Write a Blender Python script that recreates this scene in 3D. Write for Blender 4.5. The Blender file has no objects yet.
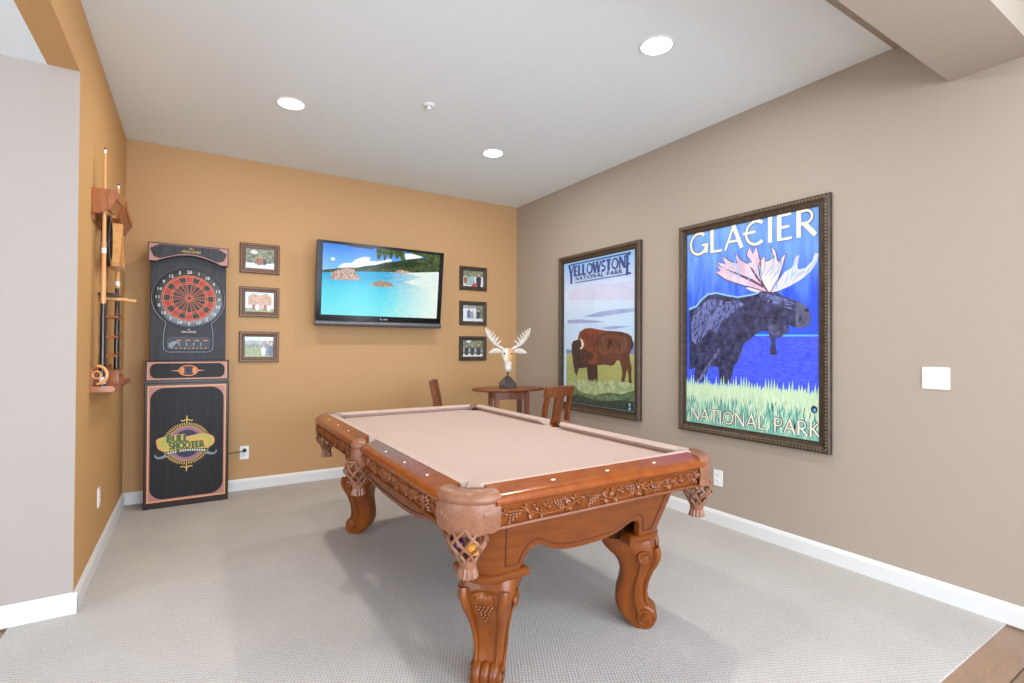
import bpy, bmesh, math, random, json
from mathutils import Vector, Matrix
random.seed(7)
PI = math.pi
SC = bpy.context.scene
COL = SC.collection
W, H = 3.753, 2.96          # room: right wall X=0, left wall X=-W, back wall Y=0, ceiling Z=H

# ------------------------------------------------------------------ materials
def lin(c):
    return tuple(((v/255)/12.92 if v/255 <= .04045 else ((v/255+.055)/1.055)**2.4) for v in c)

def mat(name, rgb, rough=.5, metal=0., coat=0., spec=.5, noise=None, bump=None, rgb2=None, emit=0., stretch=(1, 1, 1), detail=3.):
    m = bpy.data.materials.new(name); m.use_nodes = True
    nt = m.node_tree; b = nt.nodes['Principled BSDF']
    c1 = (*lin(rgb), 1)
    b.inputs['Base Color'].default_value = c1
    b.inputs['Roughness'].default_value = rough
    b.inputs['Metallic'].default_value = metal
    b.inputs['Specular IOR Level'].default_value = spec
    if coat:
        b.inputs['Coat Weight'].default_value = coat; b.inputs['Coat Roughness'].default_value = .12
    if noise or bump:
        tc = nt.nodes.new('ShaderNodeTexCoord'); mp = nt.nodes.new('ShaderNodeMapping')
        mp.inputs['Scale'].default_value = stretch
        nt.links.new(tc.outputs['Object'], mp.inputs['Vector'])
    if noise:
        n = nt.nodes.new('ShaderNodeTexNoise'); n.inputs['Scale'].default_value = noise; n.inputs['Detail'].default_value = detail
        nt.links.new(mp.outputs['Vector'], n.inputs['Vector'])
        r = nt.nodes.new('ShaderNodeValToRGB')
        r.color_ramp.elements[0].position = .32; r.color_ramp.elements[1].position = .68
        r.color_ramp.elements[0].color = c1
        r.color_ramp.elements[1].color = (*lin(rgb2 or tuple(min(255, v*1.12) for v in rgb)), 1)
        nt.links.new(n.outputs['Fac'], r.inputs['Fac'])
        nt.links.new(r.outputs['Color'], b.inputs['Base Color'])
        if emit:
            nt.links.new(r.outputs['Color'], b.inputs['Emission Color'])
    if bump:
        n2 = nt.nodes.new('ShaderNodeTexNoise'); n2.inputs['Scale'].default_value = bump[0]
        nt.links.new(mp.outputs['Vector'], n2.inputs['Vector'])
        bp = nt.nodes.new('ShaderNodeBump'); bp.inputs['Strength'].default_value = bump[1]; bp.inputs['Distance'].default_value = .01
        nt.links.new(n2.outputs['Fac'], bp.inputs['Height']); nt.links.new(bp.outputs['Normal'], b.inputs['Normal'])
    if emit:
        b.inputs['Emission Strength'].default_value = emit
        if not noise: b.inputs['Emission Color'].default_value = c1
    return m

M = {}
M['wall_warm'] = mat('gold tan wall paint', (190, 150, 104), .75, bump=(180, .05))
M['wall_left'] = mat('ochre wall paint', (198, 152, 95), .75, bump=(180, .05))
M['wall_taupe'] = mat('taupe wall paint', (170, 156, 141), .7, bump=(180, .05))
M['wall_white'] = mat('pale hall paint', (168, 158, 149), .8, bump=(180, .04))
M['ceiling'] = mat('ceiling paint', (235, 245, 247), .9, bump=(140, .06))
M['trim'] = mat('white trim paint', (224, 224, 222), .4)
M['cherry'] = mat('cherry stained wood', (126, 64, 14), .38, coat=.1, spec=.32, noise=9, rgb2=(106, 51, 10), stretch=(1, 1, 5))
M['cherry_leg'] = mat('cherry leg wood', (132, 68, 16), .33, coat=.15, spec=.35, noise=8, rgb2=(106, 50, 9), stretch=(4, 4, .8))
M['cherry_top'] = mat('polished cherry rail', (142, 72, 20), .22, coat=.35, spec=.4, noise=5, rgb2=(128, 60, 14), stretch=(4, 4, 4))
M['cherry_carve'] = mat('carved cherry wood', (140, 76, 24), .3, coat=.25, spec=.4, noise=30, rgb2=(108, 52, 12))
M['groove'] = mat('dark glaze in groove', (92, 40, 14), .4)
M['cloth'] = mat('tan billiard cloth', (194, 171, 158), .95, spec=.15, noise=260, rgb2=(188, 165, 152), bump=(500, .08))
M['leather'] = mat('tan pocket leather', (146, 98, 71), .36, noise=30, rgb2=(128, 82, 58), bump=(90, .15))
M['leather_dark'] = mat('dark leather lining', (70, 42, 30), .7)
M['sight'] = mat('pearl sight inlay', (240, 225, 190), .25)
M['ball_yellow'] = mat('yellow ball', (240, 160, 25), .12, coat=.6)
M['ball_purple'] = mat('purple ball', (75, 30, 70), .12, coat=.6)
M['ball_white'] = mat('cue ball ivory', (235, 225, 205), .12, coat=.6)
M['maple'] = mat('pale maple', (226, 172, 112), .3, coat=.3, noise=12, rgb2=(212, 152, 92), stretch=(4, 4, .6))
M['rack_wood'] = mat('orange rack wood', (168, 98, 44), .35, coat=.3, noise=10, rgb2=(142, 76, 30), stretch=(4, 4, .8))
M['black_lacquer'] = mat('black lacquer', (26, 24, 24), .3, coat=.3)
M['white_plastic'] = mat('white plastic', (238, 238, 236), .35)
M['slot'] = mat('dark slot', (60, 58, 56), .6)
M['black_wood'] = mat('black grained laminate', (44, 45, 48), .5, spec=.3, noise=22, rgb2=(62, 64, 68), stretch=(6, 6, .35), detail=6)
M['panel_black'] = mat('black grained panel', (24, 24, 26), .5, spec=.3, noise=22, rgb2=(38, 39, 41), stretch=(6, 6, .35), detail=6)
M['darkbrown'] = mat('dark brown edge wood', (44, 28, 22), .35)
M['pinkband'] = mat('dusty rose band', (178, 122, 112), .45)
M['orangeline'] = mat('peach line', (226, 160, 110), .45)
M['dred'] = mat('red dart segment', (166, 42, 32), .5)
M['dred2'] = mat('dark red dart segment', (104, 28, 22), .5)
M['dblack'] = mat('black dart segment', (28, 30, 24), .5)
M['dwire'] = mat('orange spider', (214, 128, 60), .4)
M['ink_white'] = mat('white print', (235, 232, 226), .5)
M['ink_gold'] = mat('gold print', (214, 176, 84), .45)
M['ink_green'] = mat('olive print', (70, 92, 46), .5)
M['ink_lime'] = mat('lime print', (176, 184, 84), .5)
M['ink_mauve'] = mat('mauve print', (150, 104, 130), .5)
M['ink_navy'] = mat('navy print', (40, 42, 66), .5)
M['ink_grey'] = mat('silver blue print', (128, 142, 148), .5)
M['display'] = mat('smoked display', (14, 14, 16), .3, spec=.3)
M['led'] = mat('display dots', (196, 110, 80), .4)
M['frame_brown'] = mat('brown frame wood', (96, 66, 44), .38, noise=40, rgb2=(118, 84, 58))
M['frame_bronze'] = mat('dark bronze frame', (78, 62, 46), .4, noise=26, rgb2=(54, 42, 30))
M['frame_bead'] = mat('worn bead', (120, 100, 74), .4)
M['liner'] = mat('dark liner', (46, 40, 38), .5)
M['tv_black'] = mat('glossy black bezel', (14, 14, 16), .14, spec=.3)
M['tv_silver'] = mat('grey speaker bar', (104, 104, 108), .35, metal=.4)
M['stool_wood'] = mat('walnut brown wood', (134, 72, 32), .35, coat=.2, noise=14, rgb2=(104, 54, 24), stretch=(3, 3, 1))
M['bone'] = mat('whitewashed carved wood', (212, 206, 196), .6, noise=25, rgb2=(190, 178, 162))
M['tanwood'] = mat('tan carved wood', (206, 160, 112), .6, noise=25, rgb2=(186, 138, 92))
M['darkstone'] = mat('dark carved base', (52, 44, 40), .55, noise=40, rgb2=(72, 62, 56))
M['cable'] = mat('dark cable', (34, 30, 28), .5)

def lamp_mat(name, rgb, s):
    m = bpy.data.materials.new(name); m.use_nodes = True
    nt = m.node_tree; nt.nodes.clear()
    e = nt.nodes.new('ShaderNodeEmission'); o = nt.nodes.new('ShaderNodeOutputMaterial')
    e.inputs[0].default_value = (*lin(rgb), 1); e.inputs[1].default_value = s
    nt.links.new(e.outputs[0], o.inputs[0]); return m
M['lamp'] = lamp_mat('lit lamp diffuser', (255, 250, 240), 14.)

def glass_mat():
    m = bpy.data.materials.new('picture glass'); m.use_nodes = True
    nt = m.node_tree; nt.nodes.clear()
    t = nt.nodes.new('ShaderNodeBsdfTransparent'); g = nt.nodes.new('ShaderNodeBsdfGlossy'); g.inputs['Roughness'].default_value = .02
    f = nt.nodes.new('ShaderNodeFresnel'); f.inputs[0].default_value = 1.45
    x = nt.nodes.new('ShaderNodeMixShader'); o = nt.nodes.new('ShaderNodeOutputMaterial')
    ge = nt.nodes.new('ShaderNodeNewGeometry'); iv = nt.nodes.new('ShaderNodeMath'); iv.operation = 'SUBTRACT'; iv.inputs[0].default_value = 1; nt.links.new(ge.outputs['Backfacing'], iv.inputs[1])
    mu = nt.nodes.new('ShaderNodeMath'); mu.operation = 'MULTIPLY'; nt.links.new(f.outputs[0], mu.inputs[0]); nt.links.new(iv.outputs[0], mu.inputs[1])
    nt.links.new(mu.outputs[0], x.inputs[0]); nt.links.new(t.outputs[0], x.inputs[1]); nt.links.new(g.outputs[0], x.inputs[2]); nt.links.new(x.outputs[0], o.inputs[0])
    return m
M['glass'] = glass_mat()

def carpet_mat():
    m = mat('light grey textured carpet', (196, 190, 184), .97, spec=.1)
    nt = m.node_tree; b = nt.nodes['Principled BSDF']
    tc = nt.nodes.new('ShaderNodeTexCoord')
    def wave(rot, sc):
        mp = nt.nodes.new('ShaderNodeMapping'); mp.inputs['Rotation'].default_value = (0, 0, rot)
        nt.links.new(tc.outputs['Object'], mp.inputs[0])
        w = nt.nodes.new('ShaderNodeTexWave'); w.inputs['Scale'].default_value = sc; w.inputs['Distortion'].default_value = 2.4
        w.inputs['Detail'].default_value = 2.; w.inputs['Detail Scale'].default_value = 3.
        nt.links.new(mp.outputs[0], w.inputs[0]); return w
    w1 = wave(.5, 24.); w2 = wave(2.0, 19.)
    m0 = nt.nodes.new('ShaderNodeMath'); m0.operation = 'MULTIPLY'; m0.inputs[1].default_value = .42; nt.links.new(w2.outputs['Fac'], m0.inputs[0])
    mx = nt.nodes.new('ShaderNodeMath'); mx.operation = 'MULTIPLY_ADD'; mx.inputs[1].default_value = .58
    nt.links.new(w1.outputs['Fac'], mx.inputs[0]); nt.links.new(m0.outputs[0], mx.inputs[2])
    n = nt.nodes.new('ShaderNodeTexNoise'); n.inputs['Scale'].default_value = 3.; n.inputs['Detail'].default_value = 6.
    nt.links.new(tc.outputs['Object'], n.inputs[0])
    ad = nt.nodes.new('ShaderNodeMath'); ad.operation = 'MULTIPLY_ADD'; ad.inputs[1].default_value = .5
    nt.links.new(n.outputs['Fac'], ad.inputs[0]); nt.links.new(mx.outputs[0], ad.inputs[2])
    r = nt.nodes.new('ShaderNodeValToRGB')
    r.color_ramp.elements[0].position = .1; r.color_ramp.elements[0].color = (*lin((154, 150, 146)), 1)
    r.color_ramp.elements[1].position = 1.; r.color_ramp.elements[1].color = (*lin((198, 192, 185)), 1)
    nt.links.new(ad.outputs[0], r.inputs[0]); nt.links.new(r.outputs[0], b.inputs['Base Color'])
    bp = nt.nodes.new('ShaderNodeBump'); bp.inputs['Strength'].default_value = .3; bp.inputs['Distance'].default_value = .005
    nt.links.new(mx.outputs[0], bp.inputs['Height']); nt.links.new(bp.outputs[0], b.inputs['Normal'])
    return m
M['carpet'] = carpet_mat()

def plank_mat():
    m = mat('brown wood planks', (150, 112, 84), .4)
    nt = m.node_tree; b = nt.nodes['Principled BSDF']
    tc = nt.nodes.new('ShaderNodeTexCoord')
    br = nt.nodes.new('ShaderNodeTexBrick'); br.inputs['Scale'].default_value = 1.
    br.inputs['Brick Width'].default_value = 1.1; br.inputs['Row Height'].default_value = .15
    br.inputs['Mortar Size'].default_value = .003
    br.inputs['Color1'].default_value = (*lin((164, 124, 86)), 1); br.inputs['Color2'].default_value = (*lin((136, 98, 66)), 1)
    br.inputs['Mortar'].default_value = (*lin((60, 40, 28)), 1)
    mo = nt.nodes.new('ShaderNodeMapping'); mo.inputs['Location'].default_value = (.4, -.03, 0); nt.links.new(tc.outputs['Object'], mo.inputs[0]); nt.links.new(mo.outputs[0], br.inputs[0])
    mp = nt.nodes.new('ShaderNodeMapping'); mp.inputs['Scale'].default_value = (2, 14, 1); nt.links.new(tc.outputs['Object'], mp.inputs[0])
    n = nt.nodes.new('ShaderNodeTexNoise'); n.inputs['Scale'].default_value = 3.; n.inputs['Detail'].default_value = 8.; n.inputs['Distortion'].default_value = 2.
    nt.links.new(mp.outputs[0], n.inputs[0])
    mx = nt.nodes.new('ShaderNodeMix'); mx.data_type = 'RGBA'; mx.blend_type = 'MULTIPLY'; mx.inputs[0].default_value = .55
    nt.links.new(br.outputs['Color'], mx.inputs[6]); nt.links.new(n.outputs['Color'], mx.inputs[7])
    r = nt.nodes.new('ShaderNodeHueSaturation'); r.inputs['Value'].default_value = 1.25; r.inputs['Saturation'].default_value = .8
    nt.links.new(mx.outputs[2], r.inputs['Color']); nt.links.new(r.outputs[0], b.inputs['Base Color'])
    return m
M['planks'] = plank_mat()

# ------------------------------------------------------------------ mesh builder
class MB:
    def __init__(s): s.bm = bmesh.new(); s.mi = 0
    def _f(s, vs, mi=None):
        try:
            f = s.bm.faces.new(vs); f.material_index = s.mi if mi is None else mi; return f
        except ValueError: return None
    def box(s, x0, x1, y0, y1, z0, z1, bev=0, seg=2, T=None):
        b = bmesh.new(); bmesh.ops.create_cube(b, size=1)
        for v in b.verts:
            v.co = Vector(((x0+x1)/2+v.co.x*(x1-x0), (y0+y1)/2+v.co.y*(y1-y0), (z0+z1)/2+v.co.z*(z1-z0)))
        if bev: bmesh.ops.bevel(b, geom=b.edges[:], offset=bev, segments=seg, affect='EDGES', profile=.6)
        s.merge(b, T); return s
    def merge(s, b, T=None):
        mp = {}
        for v in b.verts: mp[v] = s.bm.verts.new(T @ v.co if T else v.co)
        for f in b.faces: s._f([mp[v] for v in f.verts])
        b.free(); return s
    def loft(s, rings, cap=True, closed=True):
        R = [[s.bm.verts.new(p) for p in r] for r in rings]
        n = len(R[0])
        for a, b in zip(R, R[1:]):
            for i in range(n if closed else n-1):
                s._f([a[i], a[(i+1) % n], b[(i+1) % n], b[i]])
        if cap and closed: s._f(R[0][::-1]); s._f(R[-1])
        return s
    def prism(s, poly, fn, w0, w1):       # poly in (u,v); fn(u,v,w) -> point
        return s.loft([[fn(u, v, w0) for u, v in poly], [fn(u, v, w1) for u, v in poly]])
    def flat(s, poly, fn, w, mi=None):
        s._f([s.bm.verts.new(fn(u, v, w)) for u, v in poly], mi); return s
    def lathe(s, prof, c=(0, 0, 0), n=20, cap=True, axis='z'):
        def P(r, z, a):
            if axis == 'z': return Vector((c[0]+r*math.cos(a), c[1]+r*math.sin(a), c[2]+z))
            if axis == 'y': return Vector((c[0]+r*math.cos(a), c[1]+z, c[2]+r*math.sin(a)))
            return Vector((c[0]+z, c[1]+r*math.cos(a), c[2]+r*math.sin(a)))
        return s.loft([[P(r, z, 2*PI*i/n) for i in range(n)] for r, z in prof], cap)
    def tube(s, pts, rad, n=8, cap=True, flat=1.):
        pts = [Vector(p) for p in pts]; k = len(pts)
        if not hasattr(rad, '__len__'): rad = [rad]*k
        ref = None; rings = []
        for i, p in enumerate(pts):
            t = (pts[min(i+1, k-1)]-pts[max(i-1, 0)]).normalized()
            if ref is None:
                ref = Vector((0, 0, 1)) if abs(t.z) < .9 else Vector((1, 0, 0))
            x = (ref - t*ref.dot(t)).normalized(); y = t.cross(x); ref = x
            rings.append([p+(x*math.cos(2*PI*j/n)+y*math.sin(2*PI*j/n)*flat)*rad[i] for j in range(n)])
        return s.loft(rings, cap)
    def ball(s, c, r, sub=1, sc=(1, 1, 1), R=None):
        b = bmesh.new(); bmesh.ops.create_icosphere(b, subdivisions=sub, radius=1)
        for v in b.verts:
            q = Vector((v.co.x*r*sc[0], v.co.y*r*sc[1], v.co.z*r*sc[2]))
            if R: q = R @ q
            v.co = q+Vector(c)
        return s.merge(b)
    def build(s, name, mats, parent=None, T=None, smooth=True, ang=40, fixn=True):
        if fixn: bmesh.ops.recalc_face_normals(s.bm, faces=s.bm.faces[:])
        me = bpy.data.meshes.new(name); s.bm.to_mesh(me); s.bm.free()
        if T: me.transform(T)
        if not isinstance(mats, (list, tuple)): mats = [mats]
        for m in mats: me.materials.append(M[m] if isinstance(m, str) else m)
        if smooth:
            me.polygons.foreach_set('use_smooth', [True]*len(me.polygons)); me.set_sharp_from_angle(angle=math.radians(ang))
        o = bpy.data.objects.new(name, me); COL.objects.link(o)
        if parent: o.parent = parent
        return o

def tag(o, label=None, cat=None, group=None, kind=None):
    if label: o['label'] = label
    if cat: o['category'] = cat
    if group: o['group'] = group
    if kind: o['kind'] = kind
    return o
def thing(name, loc, label, cat, group=None, rz=0):
    o = bpy.data.objects.new(name, None); COL.objects.link(o); o.location = loc; o.rotation_euler = (0, 0, rz)
    o.empty_display_size = .1
    return tag(o, label, cat, group)
def struct(o): o['kind'] = 'structure'; return o
def part_label(o, t): o['label'] = t; return o
def copy_tree(o, parent=None):
    c = o.copy(); COL.objects.link(c)
    if parent: c.parent = parent
    for ch in list(o.children): copy_tree(ch, c)
    return c
def circ(cx, cy, rx, ry, a0, a1, n):
    return [(cx+rx*math.cos(math.radians(a0+(a1-a0)*i/n)), cy+ry*math.sin(math.radians(a0+(a1-a0)*i/n))) for i in range(n+1)]
def rrect(x0, x1, y0, y1, r, n=5):
    p = []
    for cx, cy, a in ((x1-r, y1-r, 0), (x0+r, y1-r, 90), (x0+r, y0+r, 180), (x1-r, y0+r, 270)): p += circ(cx, cy, r, r, a, a+90, n)
    return p
def on_back(x, y, z): return lambda u, v, w: Vector((x+u, y-w, z+v))       # faces -Y
def on_right(x, y, z): return lambda u, v, w: Vector((x-w, y-u, z+v))      # right wall, faces -X
def on_left(x, y, z): return lambda u, v, w: Vector((x+w, y+u, z+v))       # left wall, faces +X
def ribbon(mb, pts, w, fn, d, mi, taper=None):
    k = len(pts); L = []; Rr = []
    for i in range(k):
        a = pts[max(i-1, 0)]; b = pts[min(i+1, k-1)]
        dx, dy = b[0]-a[0], b[1]-a[1]; l = math.hypot(dx, dy) or 1
        ww = w*(taper(i/(k-1)) if taper else 1)/2
        L.append(mb.bm.verts.new(fn(pts[i][0]-dy/l*ww, pts[i][1]+dx/l*ww, d))); Rr.append(mb.bm.verts.new(fn(pts[i][0]+dy/l*ww, pts[i][1]-dx/l*ww, d)))
    for i in range(k-1): mb._f([Rr[i], Rr[i+1], L[i+1], L[i]], mi)
# stroke lettering: polylines in a box of height 1, weight 1 thick / 0 thin
LET = {
 'G': (.9, [(circ(.46, .5, .42, .46, 48, 330, 22), .7), ([(.84, .06), (.84, .42)], 1), ([(.62, .42), (.95, .42)], 0)]),
 'L': (.6, [([(.12, 1), (.12, 0)], 1), ([(.06, .045), (.6, .045)], 0)]),
 'A': (.84, [([(.04, 0), (.44, 1)], 0), ([(.42, 1), (.8, 0)], 1), ([(.16, .33), (.66, .33)], 0)]),
 'C': (.8, [(circ(.46, .5, .42, .46, 50, 310, 22), .7)]),
 'I': (.26, [([(.13, 1), (.13, 0)], 1)]),
 'E': (.62, [([(.12, 1), (.12, 0)], 1), ([(.06, .955), (.58, .955)], 0), ([(.1, .5), (.5, .5)], 0), ([(.06, .045), (.6, .045)], 0)]),
 'R': (.74, [([(.12, 1), (.12, 0)], 1), ([(.1, .955), (.36, .955)] + circ(.36, .72, .24, .235, 90, -90, 10) + [(.1, .485)], .3), ([(.32, .48), (.72, .0)], 1)]),
 'P': (.66, [([(.12, 1), (.12, 0)], 1), ([(.1, .955), (.36, .955)] + circ(.36, .7, .25, .255, 90, -90, 10) + [(.1, .445)], .3)]),
 'N': (.88, [([(.1, 0), (.1, 1)], 0), ([(.1, 1), (.76, 0)], 1), ([(.77, 0), (.77, 1)], 0)]),
 'T': (.72, [([(.36, 1), (.36, 0)], 1), ([(.0, .955), (.72, .955)], 0)]),
 'O': (.94, [(circ(.47, .5, .41, .46, 0, 360, 28), .6)]),
 'K': (.74, [([(.12, 1), (.12, 0)], 1), ([(.66, 1), (.14, .46)], 0), ([(.26, .55), (.74, 0)], 1)]),
 'Y': (.78, [([(.0, 1), (.39, .46)], 1), ([(.78, 1), (.39, .46)], 0), ([(.39, .48), (.39, 0)], 1)]),
 'W': (1.16, [([(.02, 1), (.3, 0)], 1), ([(.3, 0), (.58, 1)], 0), ([(.58, 1), (.86, 0)], 1), ([(.86, 0), (1.14, 1)], 0)]),
 'S': (.62, [(circ(.32, .73, .24, .23, 30, 250, 12) + circ(.3, .26, .25, .225, 80, -150, 13), .7)]),
 'B': (.66, [([(.12, 1), (.12, 0)], 1), ([(.1, .955), (.34, .955)] + circ(.34, .74, .2, .215, 90, -90, 8) + [(.1, .525)], .3), ([(.1, .525), (.36, .525)] + circ(.36, .285, .24, .24, 90, -90, 8) + [(.1, .045)], .3)]),
 'U': (.8, [([(.1, 1), (.1, .35)] + circ(.4, .35, .3, .31, 180, 360, 12) + [(.7, 1)], .6)]),
 'H': (.8, [([(.12, 1), (.12, 0)], 1), ([(.68, 1), (.68, 0)], 1), ([(.1, .5), (.7, .5)], 0)]),
 ' ': (.42, []),
}
def text_width(t, gap): return sum(LET[c][0]+gap for c in t)-gap
STEP = .00005      # every stroke lies a hair above the one before
def lettering(mb, t, u0, v0, width, h, fn, d, mi, thick=.15, thin=.085, gap=.1, outline=None, serif=0, hfn=None):
    sx = width/text_width(t, gap); x = 0; q = 0
    for ci, c in enumerate(t):
        wd, strokes = LET[c]
        hh, b0 = (h, v0) if hfn is None else hfn(ci)
        for pts, wt in strokes:
            p = [(u0+(x+a)*sx, b0+b*hh) for a, b in pts]
            w = (thin+(thick-thin)*wt)*h
            q = (q+1) % 6; dd = d+q*STEP
            if outline: ribbon(mb, p, w+outline[1]*2, fn, dd-.0004, outline[0])
            ribbon(mb, p, w, fn, dd, mi, taper=(lambda t_: 1+.35*abs(2*t_-1)**3))
            if serif:
                for e, e2 in ((p[0], p[1]), (p[-1], p[-2])):
                    if len(p) == 2 and abs(e[0]-e2[0]) < abs(e[1]-e2[1]):
                        ribbon(mb, [(e[0]-serif, e[1]), (e[0]+serif, e[1])], thin*h*.8, fn, d+8*STEP, mi)
        x += wd+gap
def font_mesh(mb, t, size, fn, d, mi, cu=0, cv=0):    # flat built-in lettering centred at (cu,cv)
    cuv = bpy.data.curves.new('lettering', 'FONT'); cuv.body = t; cuv.size = size; cuv.align_x = 'CENTER'; cuv.align_y = 'CENTER'; cuv.resolution_u = 2
    ob = bpy.data.objects.new('lettering', cuv); COL.objects.link(ob)
    dg = bpy.context.evaluated_depsgraph_get(); me = bpy.data.meshes.new_from_object(ob.evaluated_get(dg))
    vs = [mb.bm.verts.new(fn(cu+v.co.x, cv+v.co.y, d)) for v in me.vertices]
    for p in me.polygons: mb._f([vs[i] for i in p.vertices], mi)
    bpy.data.objects.remove(ob); bpy.data.curves.remove(cuv); bpy.data.meshes.remove(me)

ART = json.loads("""{"moose": [[73,952],[132,966],[185,1016],[236,1051],[317,1054],[395,1031],[488,1009],[577,1015],[646,1025],[704,1031],[737,1017],[769,1018],[801,992],[855,965],[914,942],[958,912],[984,874],[990,837],[984,797],[958,777],[922,772],[885,779],[855,798],[847,796],[852,771],[839,746],[816,731],[801,716],[769,712],[737,732],[713,756],[671,760],[629,742],[578,702],[533,670],[516,613],[489,546],[461,520],[443,445],[424,390],[348,385],[334,473],[328,507],[258,505],[227,451],[207,394],[133,375],[122,428],[133,491],[85,477],[74,476]],
"muzzle": [[900,943],[932,932],[961,911],[984,874],[990,837],[984,797],[958,777],[922,772],[897,777],[894,857]],
"ear": [[646,1022],[595,1036],[551,1061],[568,1068],[620,1050],[671,1026]],
"bell": [[721,748],[761,724],[764,662],[777,601],[729,597],[726,631],[737,678],[721,725]],
"palmL": [[696,1021],[612,1057],[542,1079],[469,1107],[394,1139],[327,1186],[307,1207],[352,1205],[313,1258],[366,1227],[317,1279],[394,1251],[367,1312],[436,1262],[484,1245],[469,1327],[509,1268],[559,1235],[598,1235],[556,1288],[579,1346],[605,1293],[632,1340],[646,1284],[663,1218],[654,1139],[683,1073],[716,1019]],
"palmR": [[706,1020],[680,1073],[653,1139],[646,1204],[666,1249],[689,1268],[699,1225],[725,1234],[755,1246],[730,1326],[764,1294],[780,1220],[802,1205],[799,1233],[836,1261],[811,1170],[786,1108],[756,1062],[732,1018]],
"tines": [[721,1009],[777,1079],[824,1142],[870,1162],[898,1230],[919,1239],[906,1170],[914,1146],[958,1151],[998,1187],[1015,1235],[1037,1230],[1025,1176],[990,1126],[932,1082],[855,1045],[793,1025],[753,1016]],
"vein1": [[680,1049],[595,1101],[488,1159],[375,1223],[488,1175],[595,1122],[683,1065]],
"vein2": [[683,1057],[626,1126],[577,1213],[603,1193],[646,1124],[693,1059]],
"rim": [[73,952],[132,966],[185,1016],[236,1051],[317,1054],[395,1031],[488,1009],[577,1015],[646,1025],[646,1016],[577,1004],[488,998],[395,1019],[317,1042],[245,1038],[195,1005],[140,952],[73,934]],
"shoulder": [[132,931],[237,1003],[317,1006],[395,980],[488,980],[542,948],[470,911],[414,864],[357,832],[318,748],[257,784],[196,715],[154,644],[100,697],[84,824]],
"leglight": [[361,653],[318,576],[238,469],[176,386],[159,394],[227,504],[298,593],[347,653]],
"jaw": [[716,826],[761,801],[847,796],[852,771],[839,746],[801,720],[769,715],[737,732],[713,756]],
"headlight": [[646,1016],[704,1020],[745,1001],[808,976],[900,942],[897,887],[824,906],[761,933],[696,958],[655,980]],
"cyanline": [[595,739],[793,733],[1052,729],[1052,719],[793,721],[595,730]],
"eye": [[734,955]],
"nostril": [[967,883]],
"grassline": [[75,378],[1052,419]],
"bodyB": [[573,742],[662,772],[775,785],[884,778],[979,758],[1020,735],[1040,691],[1034,632],[1000,572],[1007,520],[1027,462],[1021,373],[1032,323],[991,324],[991,386],[974,445],[960,407],[939,324],[897,325],[912,397],[903,457],[875,517],[842,516],[810,477],[766,463],[686,473],[557,460]],
"hump": [[292,737],[317,787],[395,819],[495,821],[591,805],[685,792],[775,785],[662,772],[573,742],[581,589],[581,461],[447,440],[371,429],[320,452],[306,518],[292,636]],
"head": [[190,661],[212,695],[292,712],[357,695],[370,628],[421,604],[508,580],[533,540],[459,506],[435,439],[359,428],[307,426],[289,383],[273,345],[241,381],[219,465],[199,550],[191,618]],
"horn": [[323,723],[365,706],[385,661],[360,620],[319,614],[349,645],[344,686]],
"foreleg": [[427,472],[581,469],[589,309],[522,300],[453,303],[435,374]],
"flank": [[604,717],[685,748],[841,748],[948,729],[979,669],[948,594],[864,577],[776,592],[663,559],[597,605]],
"tail": [[1020,743],[1040,691],[1050,661],[1035,621],[1014,632],[1022,683]],
"hills": [[102,614],[185,605],[640,598],[842,611],[1030,621],[1074,705],[1075,569],[103,562]],
"field": [[103,569],[1075,578],[1076,288],[105,253]],
"bush": [[104,297],[215,278],[346,303],[473,291],[618,316],[778,313],[908,329],[1076,318],[1077,55],[106,45]],
"bush2": [[105,201],[242,237],[347,186],[547,178],[733,217],[908,216],[1076,259],[1077,55],[106,45]],
"bush3": [[106,115],[295,165],[499,133],[688,127],[866,159],[1077,164],[1077,55],[106,45]],
"cl1": [[368,936],[614,972],[840,983],[1073,979],[1073,950],[840,937],[614,924]],
"cl2": [[114,913],[317,913],[684,877],[543,869],[317,874],[128,878]],
"cl3": [[615,816],[775,832],[1009,824],[905,812],[775,801]],
"mark": [[992,156],[1022,159],[1023,105],[992,101]],
"cloudA": [[138,1193],[231,1221],[381,1242],[562,1241],[756,1217],[915,1220],[1065,1228],[1066,1049],[139,1118]],
"tv_sea": [[0,398],[1170,502],[1170,0],[0,0]],
"tv_hill": [[0,415],[102,433],[251,459],[311,460],[403,486],[497,503],[592,536],[721,561],[853,594],[989,619],[1092,654],[1170,665],[1170,478],[726,451],[531,438],[374,429],[192,414],[0,391]],
"tv_shade": [[528,506],[722,549],[888,572],[992,557],[891,517],[691,492],[482,466],[327,446],[373,472]],
"tv_cloud": [[139,457],[190,491],[265,503],[309,542],[385,574],[447,570],[433,538],[511,538],[591,560],[655,581],[656,551],[497,503],[296,458],[161,443]],
"tv_cloud2": [[776,639],[867,652],[997,637],[955,613],[803,586]],
"tv_rock": [[68,336],[88,394],[125,422],[176,436],[236,453],[289,446],[321,393],[364,349],[254,335],[149,333]],
"tv_rock2": [[444,298],[495,337],[550,355],[598,352],[648,340],[695,307],[568,294]],
"tv_rocks3": [[685,448],[741,480],[808,473],[859,462],[793,441]],
"tv_beach": [[792,450],[1170,490],[1170,306],[1005,309],[796,359],[999,422]],
"tv_beach2": [[730,354],[1003,349],[1170,323],[1170,0],[816,0],[671,176]],
"tv_leaf1": [[494,665],[782,665],[795,579],[762,560],[735,612],[704,578],[677,630],[647,565],[612,624],[583,544],[564,619],[527,554],[510,568]],
"tv_tree": [[782,665],[1170,665],[1170,481],[1154,507],[1095,606],[988,628],[868,648]],
"tv_band": [[215,665],[475,665],[460,651],[245,654]],
"tv_sun": [[71,534],[107,542],[112,513],[79,504]]}""")
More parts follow.
